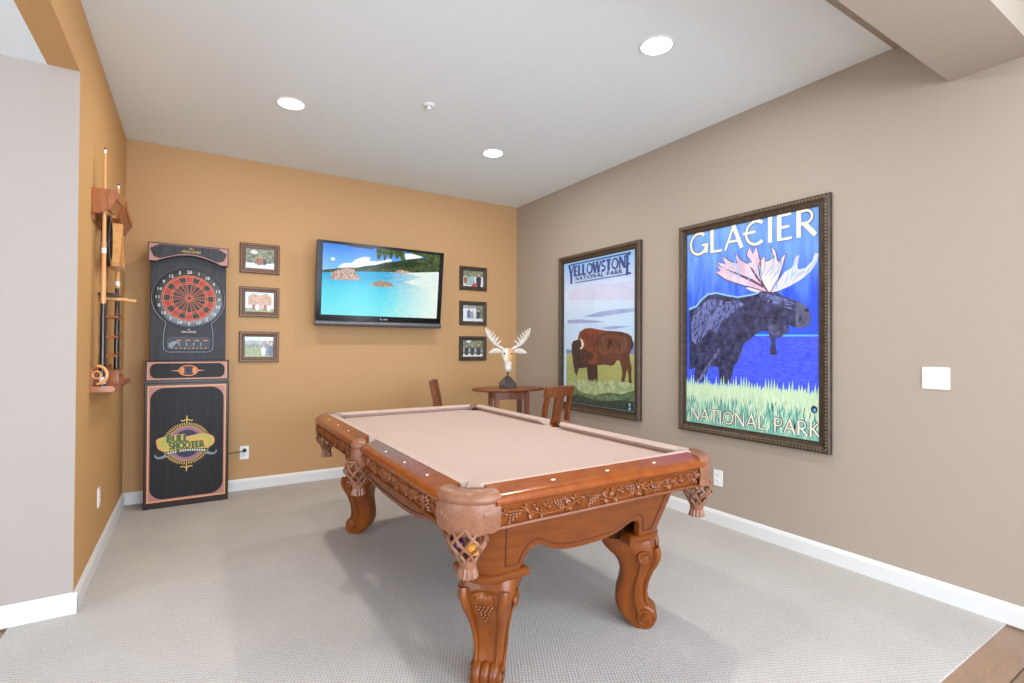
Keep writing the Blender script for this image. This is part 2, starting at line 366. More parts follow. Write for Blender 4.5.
# ------------------------------------------------------------------ the setting
LC = -1.92      # where the left wall ends and the hall opens
HZ = 2.62       # hall ceiling
CE = -4.325     # carpet edge
def sbox(name, m, *b):
    return struct(MB().box(*b).build(name, m, smooth=False))
mb = MB(); mb.prism([(-3.977, CE), (.0, CE), (.0, .0), (-W-.0, .0), (-W, LC+.0), (-3.977, LC)], lambda u, v, w: Vector((u, v, w)), -.05, 0)
struct(mb.build('floor', 'carpet', smooth=False))
sbox('floor_planks', 'planks', -8, .0, -9.2, 0, -.12, -.012)
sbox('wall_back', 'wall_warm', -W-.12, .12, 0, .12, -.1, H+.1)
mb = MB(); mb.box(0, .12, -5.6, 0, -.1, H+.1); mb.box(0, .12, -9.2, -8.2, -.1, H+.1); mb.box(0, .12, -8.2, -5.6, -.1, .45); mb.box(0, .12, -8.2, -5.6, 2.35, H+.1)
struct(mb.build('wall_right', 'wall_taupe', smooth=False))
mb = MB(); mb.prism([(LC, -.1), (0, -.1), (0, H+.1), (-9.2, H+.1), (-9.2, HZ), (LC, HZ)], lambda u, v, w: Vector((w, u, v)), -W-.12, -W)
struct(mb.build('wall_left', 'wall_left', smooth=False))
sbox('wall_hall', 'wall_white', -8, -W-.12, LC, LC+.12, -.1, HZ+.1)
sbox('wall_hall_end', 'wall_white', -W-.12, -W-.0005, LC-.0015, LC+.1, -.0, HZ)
sbox('ceiling', 'ceiling', -W-.12, .12, -9.2, .12, H, H+.12)
sbox('ceiling_hall', 'ceiling', -8, -W-.12, -9.2, LC+.12, HZ, HZ+.1)
# front wall behind the viewer with a wide window opening, and a side window in the hall
mb = MB()
mb.box(-8, .12, -9.2, -9.08, -.1, .35); mb.box(-8, .12, -9.2, -9.08, 2.45, H+.1); mb.box(-8, -5.6, -9.2, -9.08, .35, 2.45); mb.box(-.5, .12, -9.2, -9.08, .35, 2.45)
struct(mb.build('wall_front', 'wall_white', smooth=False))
mb = MB()
for x in (-5.6, -4.35, -3.08, -1.8, -.56): mb.box(x, x+.06, -9.16, -9.1, .35, 2.45)
mb.box(-5.6, -.5, -9.16, -9.1, .35, .42); mb.box(-5.6, -.5, -9.16, -9.1, 2.38, 2.45)
struct(mb.build('window_1', 'trim', smooth=False))
mb = MB()
for y in (-8.2, -6.93, -5.66): mb.box(.03, .09, y, y+.06, .45, 2.35)
mb.box(.03, .09, -8.2, -5.6, .45, .52); mb.box(.03, .09, -8.2, -5.6, 2.28, 2.35)
struct(mb.build('window_2', 'trim', smooth=False))
mb = MB()
for y in (-6.4, -4.73, -3.06): mb.box(-8.09, -8.03, y, y+.06, .3, 2.35)
mb.box(-8.09, -8.03, -6.4, -3., .3, .37); mb.box(-8.09, -8.03, -6.4, -3., 2.28, 2.35)
struct(mb.build('window_3', 'trim', smooth=False))
mb = MB()
mb.box(-8.1, -8, -9.2, -6.4, -.1, H); mb.box(-8.1, -8, -3., LC+.12, -.1, H); mb.box(-8.1, -8, -6.4, -3., -.1, .3); mb.box(-8.1, -8, -6.4, -3., 2.35, H)
struct(mb.build('wall_side', 'wall_white', smooth=False))
# dropped beam across the room and the tan strip beside it
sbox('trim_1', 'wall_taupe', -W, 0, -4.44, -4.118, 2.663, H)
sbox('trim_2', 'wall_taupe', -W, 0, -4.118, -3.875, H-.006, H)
# baseboards
def baseboard(name, fn, L, h=.098, t=.016):
    mb = MB(); mb.prism([(0, 0), (t, 0), (t, h-.022), (t-.006, h-.008), (.004, h), (0, h)], lambda u, v, w: fn(w, v, u), 0, L)
    return struct(mb.build(name, 'trim', smooth=False))
baseboard('baseboard_back', on_back(-W, 0, 0), W)
baseboard('baseboard_right', on_right(0, 0, 0), 9.)
baseboard('baseboard_left', on_left(-W, LC-.016, 0), -LC+.016)
baseboard('baseboard_hall', on_back(-8, LC-.0015, 0), 8-W+.016)

# ------------------------------------------------------------------ camera
cam = bpy.data.cameras.new('camera'); co = bpy.data.objects.new('camera', cam); COL.objects.link(co)
F, YAW, PITCH, ROLL = 505.7, .559944, .009474, .005394
fwd = Vector((math.sin(YAW)*math.cos(PITCH), math.cos(YAW)*math.cos(PITCH), math.sin(PITCH)))
rt = Vector((math.cos(YAW), -math.sin(YAW), 0)); up = rt.cross(fwd)
r2 = rt*math.cos(ROLL)+up*math.sin(ROLL); u2 = up*math.cos(ROLL)-rt*math.sin(ROLL)
mw = Matrix((r2, u2, -fwd)).transposed().to_4x4(); mw.translation = Vector((-3.26709, -5.11731, 1.29497))
co.matrix_world = mw
cam.sensor_width = 36; cam.lens = F/1024*36; cam.clip_start = .05
SC.camera = co

# ------------------------------------------------------------------ light
def area(name, loc, rot, sx, sy, power, rgb, spread=180):
    l = bpy.data.lights.new(name, 'AREA'); l.shape = 'RECTANGLE'; l.size = sx; l.size_y = sy; l.energy = power; l.color = lin(rgb); l.spread = math.radians(spread)
    o = bpy.data.objects.new(name, l); COL.objects.link(o); o.location = loc; o.rotation_euler = rot; return o
LP = dict(front=260., hall=60., right=115., down=13., rear=9., world=2.6)   # watts per lamp
area('window_daylight', (-3.05, -9.04, 1.4), (PI/2+.35, 0, 0), 5.0, 2.05, LP['front'], (241, 253, 271))
area('window_daylight', (-7.96, -4.7, 1.35), (PI/2, 0, -PI/2), 3.3, 2.0, LP['hall'], (241, 253, 271))
area('window_daylight', (-.04, -6.9, 1.4), (PI/2+.2, 0, PI/2), 2.6, 1.9, LP['right'], (241, 253, 271))
LIGHTS = [(-2.722, -1.364), (-1.106, -1.346), (-1.124, -3.184), (-2.73, -3.2)]
def downlight(x, y, z, e):
    l = bpy.data.lights.new('downlight_lamp', 'AREA'); l.shape = 'DISK'; l.size = .13; l.energy = e; l.color = lin((255, 252, 248))
    o = bpy.data.objects.new('downlight_lamp', l); COL.objects.link(o); o.location = (x, y, z)
for x, y in LIGHTS: downlight(x, y, H-.012, LP['down'])   # same fitting four times, as in the room's grid
for x in (-1.3, -3.2, -5.0):
    for y in (-6., -7.8): downlight(x, y, (HZ if x < -W else H)-.012, LP['rear'])
wd = bpy.data.worlds.new('sky'); SC.world = wd; wd.use_nodes = True
wd.node_tree.nodes['Background'].inputs[0].default_value = (.75, .86, 1, 1); wd.node_tree.nodes['Background'].inputs[1].default_value = LP['world']
SC.view_settings.view_transform = 'Standard'; SC.view_settings.look = 'None'; SC.view_settings.gamma = 1; SC.view_settings.use_curve_mapping = False
SC.view_settings.exposure = .12
SC.cycles.use_denoising = True
SC.cycles.max_bounces = 8; SC.cycles.diffuse_bounces = 5; SC.cycles.sample_clamp_indirect = 6

# recessed lights
LL = ['lit recessed ceiling light nearest the left wall, leftmost of the three in view',
      'lit recessed ceiling light nearest the corner between back wall and right wall',
      'lit recessed ceiling light closest to the viewer, largest of those in view']
for (x, y), lb in zip(LIGHTS, LL):
    t = thing('recessed_light', (x, y, H), lb, 'ceiling light', 'recessed ceiling lights')
    MB().lathe([(.08, -.002), (.083, -.006), (.09, -.006), (.096, -.001), (.096, 0), (.08, 0)], n=32, cap=False).build('trim_ring', 'white_plastic', t)
    MB().lathe([(.08, -.0045), (.08, -.0015)], n=32).build('diffuser', 'lamp', t)
t = thing('fire_sprinkler', (-1.912, -1.859, H), 'small white fire sprinkler head sticking down from the ceiling between the lights', 'sprinkler')
MB().lathe([(.042, 0), (.042, -.004), (.03, -.012), (.022, -.014), (.022, 0)], n=20, cap=False).build('escutcheon', 'white_plastic', t)
mb = MB(); mb.lathe([(.014, -.01), (.016, -.024), (.012, -.03), (.006, -.033)], n=12); mb.build('nozzle', 'white_plastic', t)
MB().lathe([(.004, -.033), (.02, -.034), (.02, -.037), (.004, -.038)], n=16).build('deflector', 'white_plastic', t)

# ------------------------------------------------------------------ switches and outlets
def outlet(loc, fn, label):
    t = thing('wall_outlet', loc, label, 'outlet', 'wall outlets')
    fn = fn(0, 0, 0)
    MB().prism(rrect(-.036, .036, -.058, .058, .006, 3), fn, 0, .006).build('cover_plate', 'white_plastic', t)
    for dz in (-.02, .02):
        o = MB().prism(rrect(-.017, .017, dz-.014, dz+.014, .008, 4), fn, .006, .009).build('socket', 'white_plastic', t)
        mb = MB()
        for dx in (-.007, .007): mb.prism(rrect(dx-.0015, dx+.0015, dz-.004, dz+.006, .0007, 1), fn, .0085, .0094)
        mb.build('slots', 'slot', o)
    return t
outlet((-2.883, 0, .33), on_back, 'white wall outlet on the back wall with a black plug in it')
outlet((0, -2.77, .337), on_right, 'white wall outlet on the right wall beside the hanging pocket of the pool table')
outlet((-W, -1.2, .37), on_left, 'white wall outlet low on the left wall near the hall corner')
t = thing('light_switch', (0, -4.06, 1.141), 'white double rocker light switch on the right wall', 'light switch')
fn = on_right(0, 0, 0)
MB().prism(rrect(-.058, .058, -.057, .057, .006, 3), fn, 0, .006).build('cover_plate', 'white_plastic', t)
for dx in (-.023, .023):
    mb = MB(); mb.prism(rrect(dx-.0165, dx+.0165, -.033, .033, .002, 2), fn, .006, .0075); mb.prism([(dx-.014, -.03), (dx+.014, -.03), (dx+.014, .03), (dx-.014, .03)], lambda u, v, w: fn(u, v, w+(v*.06 if w > .0076 else 0)), .0075, .0105)
    mb.build('rocker', 'white_plastic', t)
t = thing('power_cord', (-2.883, -.0095, .335), 'black plug and thin cord running from the dart cabinet into the back wall outlet', 'power cord')
mb = MB(); mb.lathe([(.008, 0), (.016, -.004), (.016, -.02), (.012, -.034), (.006, -.04)], (0, 0, .018), n=12, axis='y'); mb.build('plug', 'cable', t)
pts = [(-.0, -.04, .018), (-.03, -.045, .016), (-.08, -.045, .012), (-.12, -.05, .012), (-.13, -.06, .01)]
MB().tube(pts, .004, 8).build('cord', 'cable', t)

# ------------------------------------------------------------------ pool table
HW, HL = .67, 1.15
CUT = .148
pt = thing('pool_table', (-1.91, -2.55, 0), 'carved cherry wood pool table with tan cloth and leather net pockets on the carpet', 'pool table')
def qp(sx, sy): return lambda x, y, z: Vector((sx*x, sy*y, z))

# slate and bed cloth with pocket notches
def bed_poly(d, rc, rs):
    out = []
    ix, iy = HW-d, HL-d; cx, cy = HW-.15, HL-.15
    def arc(ccx, ccy, r, a0, a1, n=10): return circ(ccx, ccy, r, r, a0, a1, n)
    # corner +x+y: notch bulges towards the table centre
    q = [(ix, .0+rs)] + [(ix, cy-.06)] + arc(cx+.02, cy+.02, rc, -70, -200, 10) + [(cx-.06, iy)]
    p1 = q; p2 = [(-x, y) for x, y in q[::-1]]; p3 = [(-x, -y) for x, y in q]; p4 = [(x, -y) for x, y in q[::-1]]
    sideL = arc(-(HW-.06), 0, rs, 80, -80, 8); sideR = arc(HW-.06, 0, rs, 260, 100, 8)
    for grp in (p1, p2, sideL, p3, p4, sideR): out += grp
    return out
idf = lambda u, v, w: Vector((u, v, w))
MB().prism(bed_poly(.09, .07, .06), idf, .784, .79).build('bed_cloth', 'cloth', pt, smooth=False)
MB().prism(bed_poly(.1, .1, .09), idf, .70, .784).build('slate', 'groove', pt, smooth=False)

# rails, cushions, friezes: profile in (d from the outer edge inwards, z)
RP = [(.014, .772), (.006, .773), (.0, .779), (-.001, .787), (.005, .798), (.016, .806), (.03, .811), (.06, .819), (.086, .826), (.086, .772)]
CP = [(.0865, .77), (.0865, .827), (.1, .829), (.115, .828), (.136, .82), (.1385, .8165), (.136, .811), (.118, .797), (.112, .7905)]
FP = [(.012, .772), (.014, .762), (.03, .7), (.022, .698), (.02, .69), (.03, .684), (.06, .684), (.06, .772)]
def run(name, prof, m, fn, s0, s1, par, taper0=0, taper1=0, **k):
    dm = max(d for d, z in prof); d0 = min(d for d, z in prof)
    A = [fn(s0+taper0*(d-d0)/(dm-d0), d, z) for d, z in prof]; B = [fn(s1-taper1*(d-d0)/(dm-d0), d, z) for d, z in prof]
    return MB().loft([A, B]).build(name, m, par, **k)
def grapevine(fn, s0, s1, par):
    # carved relief on the frieze: a wandering vine, leaves and bunches of grapes
    mb = MB(); L = s1-s0; n = max(3, int(round(L/.165)))
    def on(s, v, out): return fn(s, .018+(.762-(.762-v))*0+(.758-v)*.26-out-.003, v)
    pts = []
    for i in range(n*8+1):
        t = i/(n*8); pts.append(on(s0+.015+t*(L-.03), .728+.017*math.sin(t*n*PI*2*.5+.6), .002))
    mb.tube(pts, .0048, 6)
    rng = random.Random(int(L*1000)+int(s0*100))
    for k in range(n):
        c = s0+L*(k+.5)/n; side = 1 if k % 2 else -1
        # bunch
        for row, cnt in enumerate((4, 4, 3, 2, 1)):
            for j in range(cnt):
                s = c+.012*(j-(cnt-1)/2)+row*.006*side; v = .727+.005*side+.02-row*.0098
                mb.ball(on(s, v, .001), .0062, 1)
        # leaves: pairs of raised lobes
        for ds, dv in ((-.05, .012), (-.072, -.012), (.052, -.008), (.074, .014), (.036, .022)):
            a = rng.uniform(0, 6)
            for lob in range(4):
                aa = a+lob*1.0
                p0 = on(c+ds, .728+dv, .001); p1 = on(c+ds+.013*math.cos(aa), .728+dv+.012*math.sin(aa), .005); p2 = on(c+ds+.025*math.cos(aa), .728+dv+.02*math.sin(aa), .001)
                mb.tube([p0, p1, p2], [.003, .0075, .0016], 6)
        # tendril
        tp = [on(c+.035*side+.024*math.cos(q*.9)*(1-q/9), .74-.012*side+.012*math.sin(q*.9)*(1-q/9), .001) for q in range(8)]
        mb.tube(tp, .0026, 5)
    return mb.build('grapevine_carving', 'cherry_carve', par)
def section(fn, s0, s1, ends, sights, t0, t1):
    r = run('rail', RP, 'cherry_top', fn, s0, s1, pt, ang=28)
    for s in sights:
        MB().prism([(s-.011, .0), (s, -.006), (s+.011, 0), (s, .006)], lambda u, v, w: fn(u, .048+v, .8158-v*-.26+w), -.002, .0012).build('sight', 'sight', r, smooth=False)
    f = run('frieze', FP, 'cherry', fn, s0-.01, s1+.01, pt, ang=28)
    grapevine(fn, s0, s1, f)
    run('cushion', CP, 'cloth', fn, s0-.015, s1+.015, pt, t0, t1, ang=50)
# long side rails (two per side), short end rails
for sx in (-1, 1):
    fn = (lambda sx: lambda s, d, z: Vector((sx*(HW-d), s, z)))(sx)
    section(fn, .078, HL-CUT, 1, [.078+(HL-CUT-.078)*q for q in (.27, .53, .79)], .04, .05)
    section(fn, -(HL-CUT), -.078, 1, [-(.078+(HL-CUT-.078)*q) for q in (.27, .53, .79)], .05, .04)
for sy in (-1, 1):
    fn = (lambda sy: lambda s, d, z: Vector((s, sy*(HL-d), z)))(sy)
    section(fn, -(HW-CUT), HW-CUT, 1, [-.26, 0, .26], .05, .05)

# leather pockets
def leather_pocket(sx, sy, cx, cy, R, a0, a1, bx, by, bz, zb):
    n = 26
    def P(a, r, z): return Vector((sx*(cx+r*math.cos(a)), sy*(cy+r*math.sin(a)), z))
    A = [math.radians(a0+(a1-a0)*i/n) for i in range(n+1)]
    sec = [(R+.006, .782), (R+.009, .793), (R+.006, .806), (R-.006, .817), (R-.024, .823), (R-.05, .823), (R-.068, .816), (R-.076, .802), (R-.072, .784), (R-.03, .776)]
    mb = MB(); mb.loft([[P(a, r, z) for r, z in sec] for a in A])
    root = mb.build('pocket', 'leather', pt, ang=70)
    # skirt: hanging leather with a scalloped hem
    outer, inner = [], []
    rows = 6
    for a in A:
        t = (a-A[0])/(A[-1]-A[0]); hem = zb-.012*math.sin(t*PI)+.003*math.cos(t*10*PI)
        outer.append([P(a, R+.002+.006*math.sin(k/rows*PI), .79+(hem-.79)*k/rows) for k in range(rows+1)])
        inner.append([P(a, R-.004+.006*math.sin(k/rows*PI), .79+(hem-.79)*k/rows) for k in range(rows+1)])
    mb = MB(); mb.loft([o+i[::-1] for o, i in zip(outer, inner)])
    sk = mb.build('skirt', 'leather', root, ang=60)
    # tooled leaves on the skirt
    for ta in (.2, .8):
        mb = MB()
        for k in range(3):
            pts = []
            for q in range(6):
                a = A[0]+(A[-1]-A[0])*(ta+(k-1)*.055+.03*math.sin(q*.8)); pts.append(P(a, R+.0055+.002, .745-.028*q/5-.008*k+.01))
            mb.tube(pts, [.0008, .002, .0026, .0026, .002, .0008], 5)
        mb.build('tooled_leaf', 'leather', sk)
    # dark lining of the hole
    mb = MB(); mb.loft([[P(2*PI*i/24, R-.066-k*.01, .786-k*.05) for i in range(24)] for k in range(3)], cap=False)
    mb.build('lining', 'leather_dark', root)
    # net basket of woven leather thongs
    mb = MB(); k = 7
    def B(a, t):
        r = (.052+.014*math.sin(min(1, t*1.25)*PI))*(1-.42*max(0, t-.45)/.55); return Vector((sx*(bx+r*math.cos(a)), sy*(by+r*math.sin(a)), bz+.09-.115*t))
    for d in (-1, 1):
        for j in range(k):
            mb.tube([B(2*PI*j/k+d*t*1.75, t) for t in [q/8 for q in range(9)]], .0055, 6, flat=1.)
    mb.tube([B(2*PI*j/20, 0) for j in range(21)], .006, 6); 
    mb.build('net', 'leather', root)
    mb = MB(); z0 = bz-.025
    prof = [(.02, .012), (.033, .002), (.03, -.012), (.026, -.024)]
    rings = []
    for r, z in prof+[(.034, -.055), (.031, -.056)]:
        rings.append([Vector((sx*bx+(r*(1+(.09 if i % 2 else -.05)*(z < -.02)))*math.cos(2*PI*i/28), sy*by+(r*(1+(.09 if i % 2 else -.05)*(z < -.02)))*math.sin(2*PI*i/28), z0+z)) for i in range(28)])
    mb.loft(rings); mb.build('tassel', 'leather', root, ang=20)
    return root
cc = (HW-.15, HL-.15)
for sx in (-1, 1):
    for sy in (-1, 1):
        leather_pocket(sx, sy, cc[0], cc[1], .137, -7, 97, HW-.088, HL-.088, .612, .693)
    leather_pocket(sx, 1, HW-.05, 0, .064, -75, 75, HW-.016, 0, .628, .69)

# cabinet: four tapered panels with scalloped lower edges, corner posts
ZT, ZB = .688, .456
TX, TY, BX, BY, CR = .52, 1.045, .475, .965, .085
def taper(x, y, z):   # z 0..1
    return None
def scallop(t):       # t -1..1 -> extra height above ZB: small arch beside each leg, shallow bow in the middle
    a = abs(t)
    K = [(0, .03), (.15, .031), (.3, .037), (.42, .05), (.5, .068), (.56, .082), (.62, .088), (.68, .082), (.73, .062), (.77, .03), (.79, 0), (1, 0)]
    for (x0, y0), (x1, y1) in zip(K, K[1:]):
        if x0 <= a <= x1: return y0+(y1-y0)*(a-x0)/(x1-x0)
    return 0
def panel(axis, sgn):
    half_t, half_b = (TX-CR, BX-CR) if axis == 'y' else (TY-CR, BY-CR)
    off_t, off_b = (TY, BY) if axis == 'y' else (TX, BX)
    def fn(t, z, inn):
        k = (z-ZB)/(ZT-ZB); h = half_b+(half_t-half_b)*k; o = off_b+(off_t-off_b)*k-inn
        return Vector((t*h, sgn*o, z)) if axis == 'y' else Vector((sgn*o, t*h, z))
    n = 72; T = [-1+2*i/n for i in range(n+1)]
    mb = MB()
    rings = []
    for t in T:
        zb = ZB+scallop(t)
        rings.append([fn(t, zb+.003, 0), fn(t, zb, .004), fn(t, zb, .028), fn(t, ZT, .028), fn(t, ZT, 0), fn(t, (ZT+zb)/2, 0)])
    mb.loft(rings)
    p = mb.build('apron_panel', 'cherry', pt, ang=35)
    # scribed groove that follows the outline
    mb = MB()
    pts = [fn(-.965, ZT-.004, -.001)]+[fn(t*.965, ZB+scallop(t*.93 if abs(t) < .9 else 1)+.028, -.0005) for t in T]+[fn(.965, ZT-.004, -.001)]
    mb.tube(pts, .0036, 6); mb.build('panel_molding', 'groove', p)
for a, s in (('y', -1), ('y', 1), ('x', -1), ('x', 1)): panel(a, s)
for sx in (-1, 1):
    for sy in (-1, 1):
        def ring(z):
            k = (z-ZB)/(ZT-ZB); ox = BX+(TX-BX)*k; oy = BY+(TY-BY)*k
            o = [(ox-CR+CR*math.cos(a), oy-CR+CR*math.sin(a)) for a in [PI/2*i/8 for i in range(9)]]
            return [Vector((sx*x, sy*y, z)) for x, y in o+[(ox-CR, oy-CR)]]
        MB().loft([ring(ZB-.002), ring(ZT)]).build('corner_post', 'cherry', pt, ang=35)

# legs: diagonal S-shaped legs with scroll feet
def leg(sx, sy):
    ax, ay = ((.407 if sx > 0 else .372), .85) if sy < 0 else (.362, .972)
    def P(r, t, z): return Vector((sx*(ax+(r-t)*.7071), sy*(ay+(r+t)*.7071), z))
    prof = [  # z, r_in, r_out, half width
        (.422, -.155, .08, .108), (.39, -.15, .09, .112), (.365, -.128, .096, .11), (.34, -.1, .095, .102), (.31, -.078, .085, .092), (.28, -.07, .07, .083),
        (.25, -.068, .06, .076), (.22, -.073, .052, .07), (.19, -.08, .048, .065), (.16, -.087, .046, .061), (.13, -.09, .05, .058), (.10, -.088, .06, .056),
        (.075, -.078, .07, .056), (.05, -.06, .08, .056), (.025, -.035, .08, .056), (.01, -.02, .062, .054), (0, 0, .05, .05)]
    mb = MB(); n = 28; rings = []
    for z, ri, ro, hw in prof:
        c, d = (ri+ro)/2, (ro-ri)/2; R_ = []
        for i in range(n):
            a = 2*PI*i/n; ca, sa = math.cos(a), math.sin(a); e = .42
            r = c+d*math.copysign(abs(ca)**e, ca); t = hw*math.copysign(abs(sa)**e, sa)
            # carved channels on the front: raised edges and hollow between
            R_.append(P(r, t, z))
        rings.append(R_)
    mb.loft(rings); lg = mb.build('leg', 'cherry_leg', pt, ang=50)
    # raised edge mouldings running down the front (outer) face
    front = [(z, ro, hw) for z, ri, ro, hw in prof]
    for s in (-1, 1):
        pts = [P(ro+.002, s*(hw*.72), z) for z, ro, hw in front[1:12]]
        MB().tube(pts, [.017, .019, .019, .017, .015, .013, .011, .01, .009, .008, .006], 8).build('edge_moulding', 'cherry_leg', lg)
        # side scroll line
        pts = [P(ri*.35+ro*.65, s*(hw+.001), z) for z, ri, ro, hw in prof[2:14]]
        MB().tube(pts, [.004]+[.008]*10+[.004], 6).build('side_moulding', 'cherry_leg', lg)
        # knee volute
        def spiral(r0, z0, rad, turns, t, w, k=22):
            return [P(r0+rad*(1-.78*q/k)*math.cos(turns*2*PI*q/k+1.2), t, z0+rad*(1-.78*q/k)*math.sin(turns*2*PI*q/k+1.2)) for q in range(k+1)]
        mb = MB(); mb.tube(spiral(.04, .345, .027, 1.4, s*.108, .01), [.012*(1-.5*q/22) for q in range(23)], 7)
        mb.loft([[P(.04+.015*math.cos(2*PI*i/14), s*(.098+dd), .345+.015*math.sin(2*PI*i/14)) for i in range(14)] for dd in (0, .018)])
        mb.build('knee_scroll', 'cherry_leg', lg)
        # foot scroll face
        mb = MB(); mb.tube(spiral(.046, .05, .036, 1.5, s*.056, .01), [.009*(1-.45*q/22) for q in range(23)], 7)
        mb.loft([[P(.046+.016*math.cos(2*PI*i/14), s*(.05+dd), .05+.016*math.sin(2*PI*i/14)) for i in range(14)] for dd in (0, .016)])
        mb.build('foot_scroll', 'cherry_leg', lg)
    # rolled toe with three lobes
    mb = MB()
    mb.loft([[P(.046+.046*math.cos(2*PI*i/24), t*.8, .05+.046*math.sin(2*PI*i/24)) for i in range(24)] for t in (-.07, -.02, .02, .07)])
    for t in (-.042, 0, .042):
        mb.loft([[P(.046+(.046+g)*math.cos(2*PI*i/24), t*.78+w, .056+(.046+g)*math.sin(2*PI*i/24)) for i in range(24)] for w, g in ((-.018, 0), (-.01, .007), (0, .009), (.01, .007), (.018, 0))])
    mb.build('toe_scroll', 'cherry_leg', lg, ang=60)
    # carved leaf and grapes on the knee front
    mb = MB()
    def fr(z):
        for (z1, r1, h1), (z2, r2, h2) in zip(front, front[1:]):
            if z1 >= z >= z2: return r2+(r1-r2)*(z-z2)/(z1-z2)
        return front[-1][1]
    for a in (-1.25, -.75, -.25, .25, .75, 1.25):
        pts = []
        for q in range(6):
            rr = .055*q/5; t = rr*math.sin(a); z = .385-rr*math.cos(a)*.75-.004
            pts.append(P(fr(z)+.003, t, z))
        mb.tube(pts, [.004, .008, .011, .011, .007, .002], 6)
    for row, cnt in enumerate((5, 4, 3, 3, 2, 1)):
        for j in range(cnt):
            t = .015*(j-(cnt-1)/2); z = .325-row*.0125; mb.ball(P(fr(z)+.002, t, z), .0072, 2)
    mb.build('grape_carving', 'cherry_carve', lg)
    # moulded cap under the cabinet
    oy = ay-.85 if sy < 0 else .09
    def capring(e, z):
        o = circ(.405, .875+oy, .08+e, .08+e, 90, 0, 8)+[(.485+e, .775+oy-e), (.43-e*.4, .762+oy-e), (.278-e, .9+oy-e*.4), (.272-e, .955+oy+e)]
        return [Vector((sx*x, sy*y, z)) for x, y in o]
    MB().loft([capring(-.006, .418), capring(.004, .422), capring(.008, .43), capring(.008, .446), capring(.003, .452), capring(-.008, .458)]).build('leg_cap', 'cherry', pt, ang=30)
for sx in (-1, 1):
    for sy in (-1, 1): leg(sx, sy)

def billiard(x, y, z, m, lb):
    t = thing('billiard_ball', (x, y, z), lb, 'billiard ball', 'billiard balls in the near pocket net')
    MB().ball((0, 0, 0), .0255, 3).build('shell', m, t); return t
bx, by = pt.location.x-(HW-.085), pt.location.y-(HL-.085)
billiard(bx+.012, by-.016, .628, 'ball_yellow', 'yellow billiard ball in the near left pocket net of the pool table')
billiard(bx-.028, by+.018, .636, 'ball_purple', 'purple billiard ball in the near left pocket net beside the yellow ball')

# ------------------------------------------------------------------ dart cabinet
dt = thing('dart_cabinet', (-3.31, -.002, 0), 'tall black electronic dart cabinet with red dartboard standing against the back wall', 'dart game')
fb = lambda y: (lambda u, v, w: Vector((u, y-w, v)))      # cabinet coords: u across from centre, v height, w out of the face
base = MB().box(-.29, .29, -.25, -.02, .0, .99, .006).build('lower_cabinet', 'darkbrown', dt, smooth=False)
f = fb(-.25)
fp = MB(); fp.mi = 0
fp.prism([(-.268, .05), (.268, .05), (.268, .968), (-.268, .968)], f, 0, .003)
fp.flat([(-.258, .062), (.258, .062), (.258, .957), (-.258, .957)], f, .0034, 1)
fp.flat(rrect(-.25, .25, .07, .95, .095, 8), f, .0038, 2)
part_label(fp.build('front_panel', ['orangeline', 'pinkband', 'panel_black'], base, smooth=False), 'black front panel with rose border and a bull shooter emblem')
# emblem
em = MB(); EC = (-.006, .497); ES = .82
f_panel = f
f = lambda u, v, w: f_panel(EC[0]+(u-EC[0])*ES, EC[1]+(v-EC[1])*ES, w)
def smooth(P, k=5):
    n = len(P); out = []
    for i in range(n):
        a, b, c, d = P[i-1], P[i], P[(i+1) % n], P[(i+2) % n]
        for j in range(k):
            t = j/k; out.append(tuple(.5*(2*b[q]+(c[q]-a[q])*t+(2*a[q]-5*b[q]+4*c[q]-d[q])*t*t+(3*b[q]-a[q]-3*c[q]+d[q])*t**3) for q in (0, 1)))
    return out
mi = dict(gold=0, green=1, lime=2, mauve=3, navy=4, grey=5, white=6)
n = 60
for k in range(n):
    a = 2*PI*k/n
    if abs(math.sin(a)) < .16: continue
    ribbon(em, [(EC[0]+.168*math.cos(a), EC[1]+.178*math.sin(a)), (EC[0]+.2*math.cos(a), EC[1]+.205*math.sin(a))], .0085, f, .0042, 0)
em.flat(circ(*EC, .162, .172, 0, 360, 48)[:-1], f, .0043, 0)
em.flat(circ(*EC, .156, .166, 0, 360, 48)[:-1], f, .0045, 3)
em.flat(circ(*EC, .118, .135, 0, 360, 40)[:-1], f, .0048, 4)
for s in (1, -1):
    y0 = EC[1]+s*.222
    ribbon(em, [(EC[0], y0-s*.02), (EC[0], y0+s*.05)], .01, f, .0045, 0)
    ribbon(em, [(EC[0]-.05, y0+s*.006), (EC[0]-.03, y0+s*.0), (EC[0]-.012, y0+s*.012), (EC[0]+.012, y0+s*.012), (EC[0]+.03, y0), (EC[0]+.05, y0+s*.006)], .011, f, .0046, 0)
def swash(off): 
    return [(-.25-off+.01, .525), (-.235-off, .565+off), (-.16, .59+off), (-.02, .6+off), (.0, .575+off), (.06, .585+off), (.14, .592+off), (.21+off, .565+off), (.232+off, .52), (.2+off, .47-off), (.1, .45-off), (-.02, .435-off), (-.15, .44-off), (-.22-off, .475-off)]
sw = lambda o: smooth([(EC[0]+u, EC[1]+v-.51) for u, v in swash(o)])
em.flat(sw(.005), f, .0052, 7); em.flat(sw(0), f, .0055, 0)
em.flat(smooth([(EC[0]+u, EC[1]+v) for u, v in [(-.215, .02), (-.19, .065), (-.14, .08), (-.15, .05), (-.16, 0), (-.18, -.04), (-.21, -.01)]]), f, .0057, 2)
em.flat(smooth([(EC[0]+u, EC[1]+v) for u, v in [(.03, .05), (.1, .08), (.17, .075), (.205, .03), (.2, -.02), (.175, -.035), (.185, .01), (.15, .05), (.1, .055)]]), f, .0057, 2)
lettering(em, 'BULL', EC[0]-.16, EC[1]+.022, .17, .066, f, .006, 1, thick=.25, thin=.16, outline=(2, .004), serif=.01)
